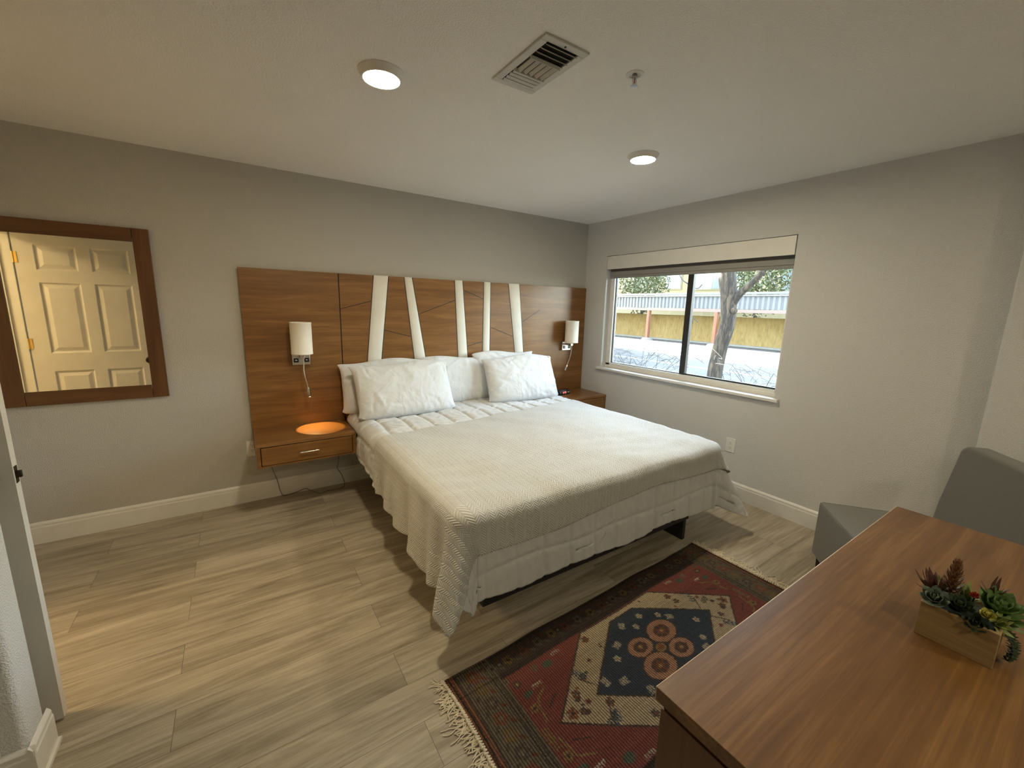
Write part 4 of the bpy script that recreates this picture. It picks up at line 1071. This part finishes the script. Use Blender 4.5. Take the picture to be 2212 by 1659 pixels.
for p, d, L in (((7, 2.2, 2.9), (-.5, .9, .2), 1.5), ((7, 2.3, 3.3), (-.6, -.9, .4), 1.6), ((7.1, 2.3, 4.0), (0, .8, .5), 1.6), ((6.9, 2.45, 2.7), (-.4, .8, -.1), 1.0), ((6.9, 1.2, 3.0), (-.2, -.9, -.1), 1.2)): branch(mb, p, d, L, .035, 2, r)
mb.build('upper_branches', M['twig'], tr_, ang=80)
mb = MB()
for P in ([(6.6, 3.6, 2.8), (6.6, 3.35, 2.35), (6.6, 3.05, 2.15), (6.6, 3.0, 1.7), (6.6, 2.98, 1.45), (6.6, 2.75, 1.25)], [(6.6, 3.3, 2.3), (6.6, 2.9, 2.1), (6.6, 2.75, 2.2)], [(6.6, 3.05, 1.8), (6.6, 3.15, 1.6), (6.6, 3.1, 1.4)], [(6.8, 1.35, 2.6), (6.8, 1.2, 2.25), (6.8, 1.05, 2.1)], [(6.8, 1.2, 2.25), (6.8, .95, 2.35)], [(6.6, 4.0, 2.7), (6.6, 3.75, 2.3), (6.6, 3.8, 2.1)], [(6.6, 2.98, 1.5), (6.6, 2.9, 1.2)]):
    mb.tube(smooth_pts(P, 4), .011, 6)
mb.build('drooping_twigs', M['twig'], tr_, ang=80)
def bush(loc, label, seed, n, yr, hmax):
    r = random.Random(seed); mb = MB()
    for i in range(n):
        x, y, z = loc; p = Vector((x + r.uniform(-.25, .25), y + r.uniform(-yr, yr) * .35, GZ + .03)); tgt = Vector((x + r.uniform(-.4, .5), y + r.uniform(-yr, yr), r.uniform(hmax - .45, hmax)))
        mid = (p + tgt) / 2 + Vector((r.uniform(-.1, .1), r.uniform(-.2, .2), r.uniform(.05, .35)))
        pts = smooth_pts([p, mid, tgt, tgt + Vector((r.uniform(-.1, .1), r.uniform(-.35, .35), r.uniform(-.2, .02)))], 5); mb.tube(pts, [.006 * (1 - .7 * j / len(pts)) for j in range(len(pts))], 4)
        for q in range(3):
            b = pts[r.randint(5, len(pts) - 2)]; mb.tube(smooth_pts([b, b + Vector((r.uniform(-.1, .1), r.uniform(-.2, .2), r.uniform(0, .15))), b + Vector((r.uniform(-.2, .2), r.uniform(-.4, .4), r.uniform(-.05, .2)))], 3), .0022, 4)
    tag(mb.build('bare_bush', M['twig'], ang=80), label, 'bush', 'bare bushes under the window')
bush((2.2, 1.15, 0), 'bare twiggy bush outside below the left window pane', 3, 26, 1.0, .93)
bush((2.4, -.85, 0), 'bare twiggy bush outside below the right window pane', 7, 18, .8, .90)

# ================================================================ light
LED = 245.0
M['led'].node_tree.nodes['Principled BSDF'].inputs['Emission Strength'].default_value = LED
wd = bpy.data.worlds.new('sky'); SC.world = wd; wd.use_nodes = True; nt = wd.node_tree
sky = nt.nodes.new('ShaderNodeTexSky'); sky.sky_type = 'NISHITA'; sky.sun_disc = False; sky.sun_elevation = math.radians(30); sky.sun_rotation = math.radians(3); sky.air_density = 1.2; sky.dust_density = 1.5
hs = nt.nodes.new('ShaderNodeHueSaturation'); hs.inputs['Saturation'].default_value = .62; nt.links.new(sky.outputs[0], hs.inputs['Color']); nt.links.new(hs.outputs[0], nt.nodes['Background'].inputs[0]); nt.nodes['Background'].inputs[1].default_value = SKYS
sun = bpy.data.lights.new('sun', 'SUN'); sun.energy = SUNE; sun.angle = math.radians(.6); sun.color = (1, .93, .80); so_ = bpy.data.objects.new('sun', sun); COL.objects.link(so_)
so_.rotation_euler = Vector((.06, 1, .58)).to_track_quat('Z', 'Y').to_euler(); so_.location = (8, 30, 18)
pl = bpy.data.lights.new('window_portal', 'AREA'); pl.shape = 'RECTANGLE'; pl.size = 1.82; pl.size_y = 1.19; pl.cycles.is_portal = True
po = bpy.data.objects.new('window_portal', pl); COL.objects.link(po); po.location = (.2, -1.22, 1.48); po.rotation_euler = Vector((1, 0, 0)).to_track_quat('Z', 'Y').to_euler()
# reading light beam on the left nightstand
sl = bpy.data.lights.new('reading_light', 'SPOT'); sl.energy = SPOTE; sl.color = (1, .62, .25); sl.spot_size = math.radians(70); sl.spot_blend = .12; sl.shadow_soft_size = .006
slo = bpy.data.objects.new('reading_light', sl); COL.objects.link(slo)
tip = Vector(la.location) + Vector(P1[-1]); aim = Vector((P1[-1][0] - P1[-2][0] + .003, P1[-1][1] - P1[-2][1] - .016, P1[-1][2] - P1[-2][2])); slo.location = tip + aim.normalized() * .004; slo.rotation_euler = (-aim).to_track_quat('Z', 'Y').to_euler()
# warm lamp in the hallway beyond the door
hl = bpy.data.lights.new('hall_light', 'AREA'); hl.shape = 'DISK'; hl.size = .6; hl.energy = HALLE; hl.color = (1, .72, .36)
hlo = bpy.data.objects.new('hall_light', hl); COL.objects.link(hlo); hlo.location = (-6.0, -.75, 2.405)
hf = thing('hall_ceiling_light', (-6.0, -.75, H), 'round white flush ceiling light in the hallway beyond the bedroom door', 'ceiling light')
MB().lathe([(.33, 0), (.335, -.03), (.315, -.033), (.31, -.012), (.01, -.010)], c=(-6.0, -.75, H), n=48).build('light_housing', M['plate'], hf, ang=50)

SC.view_settings.view_transform = 'Standard'; SC.view_settings.look = 'None'; SC.view_settings.exposure = EXPO; SC.view_settings.gamma = 1; SC.view_settings.use_curve_mapping = False
SC.cycles.use_denoising = True; SC.cycles.max_bounces = 10; SC.cycles.diffuse_bounces = 6; SC.cycles.glossy_bounces = 4; SC.cycles.transparent_max_bounces = 12; SC.cycles.transmission_bounces = 6
SC.cycles.sample_clamp_indirect = 8
SC.cycles.caustics_reflective = False; SC.cycles.caustics_refractive = False
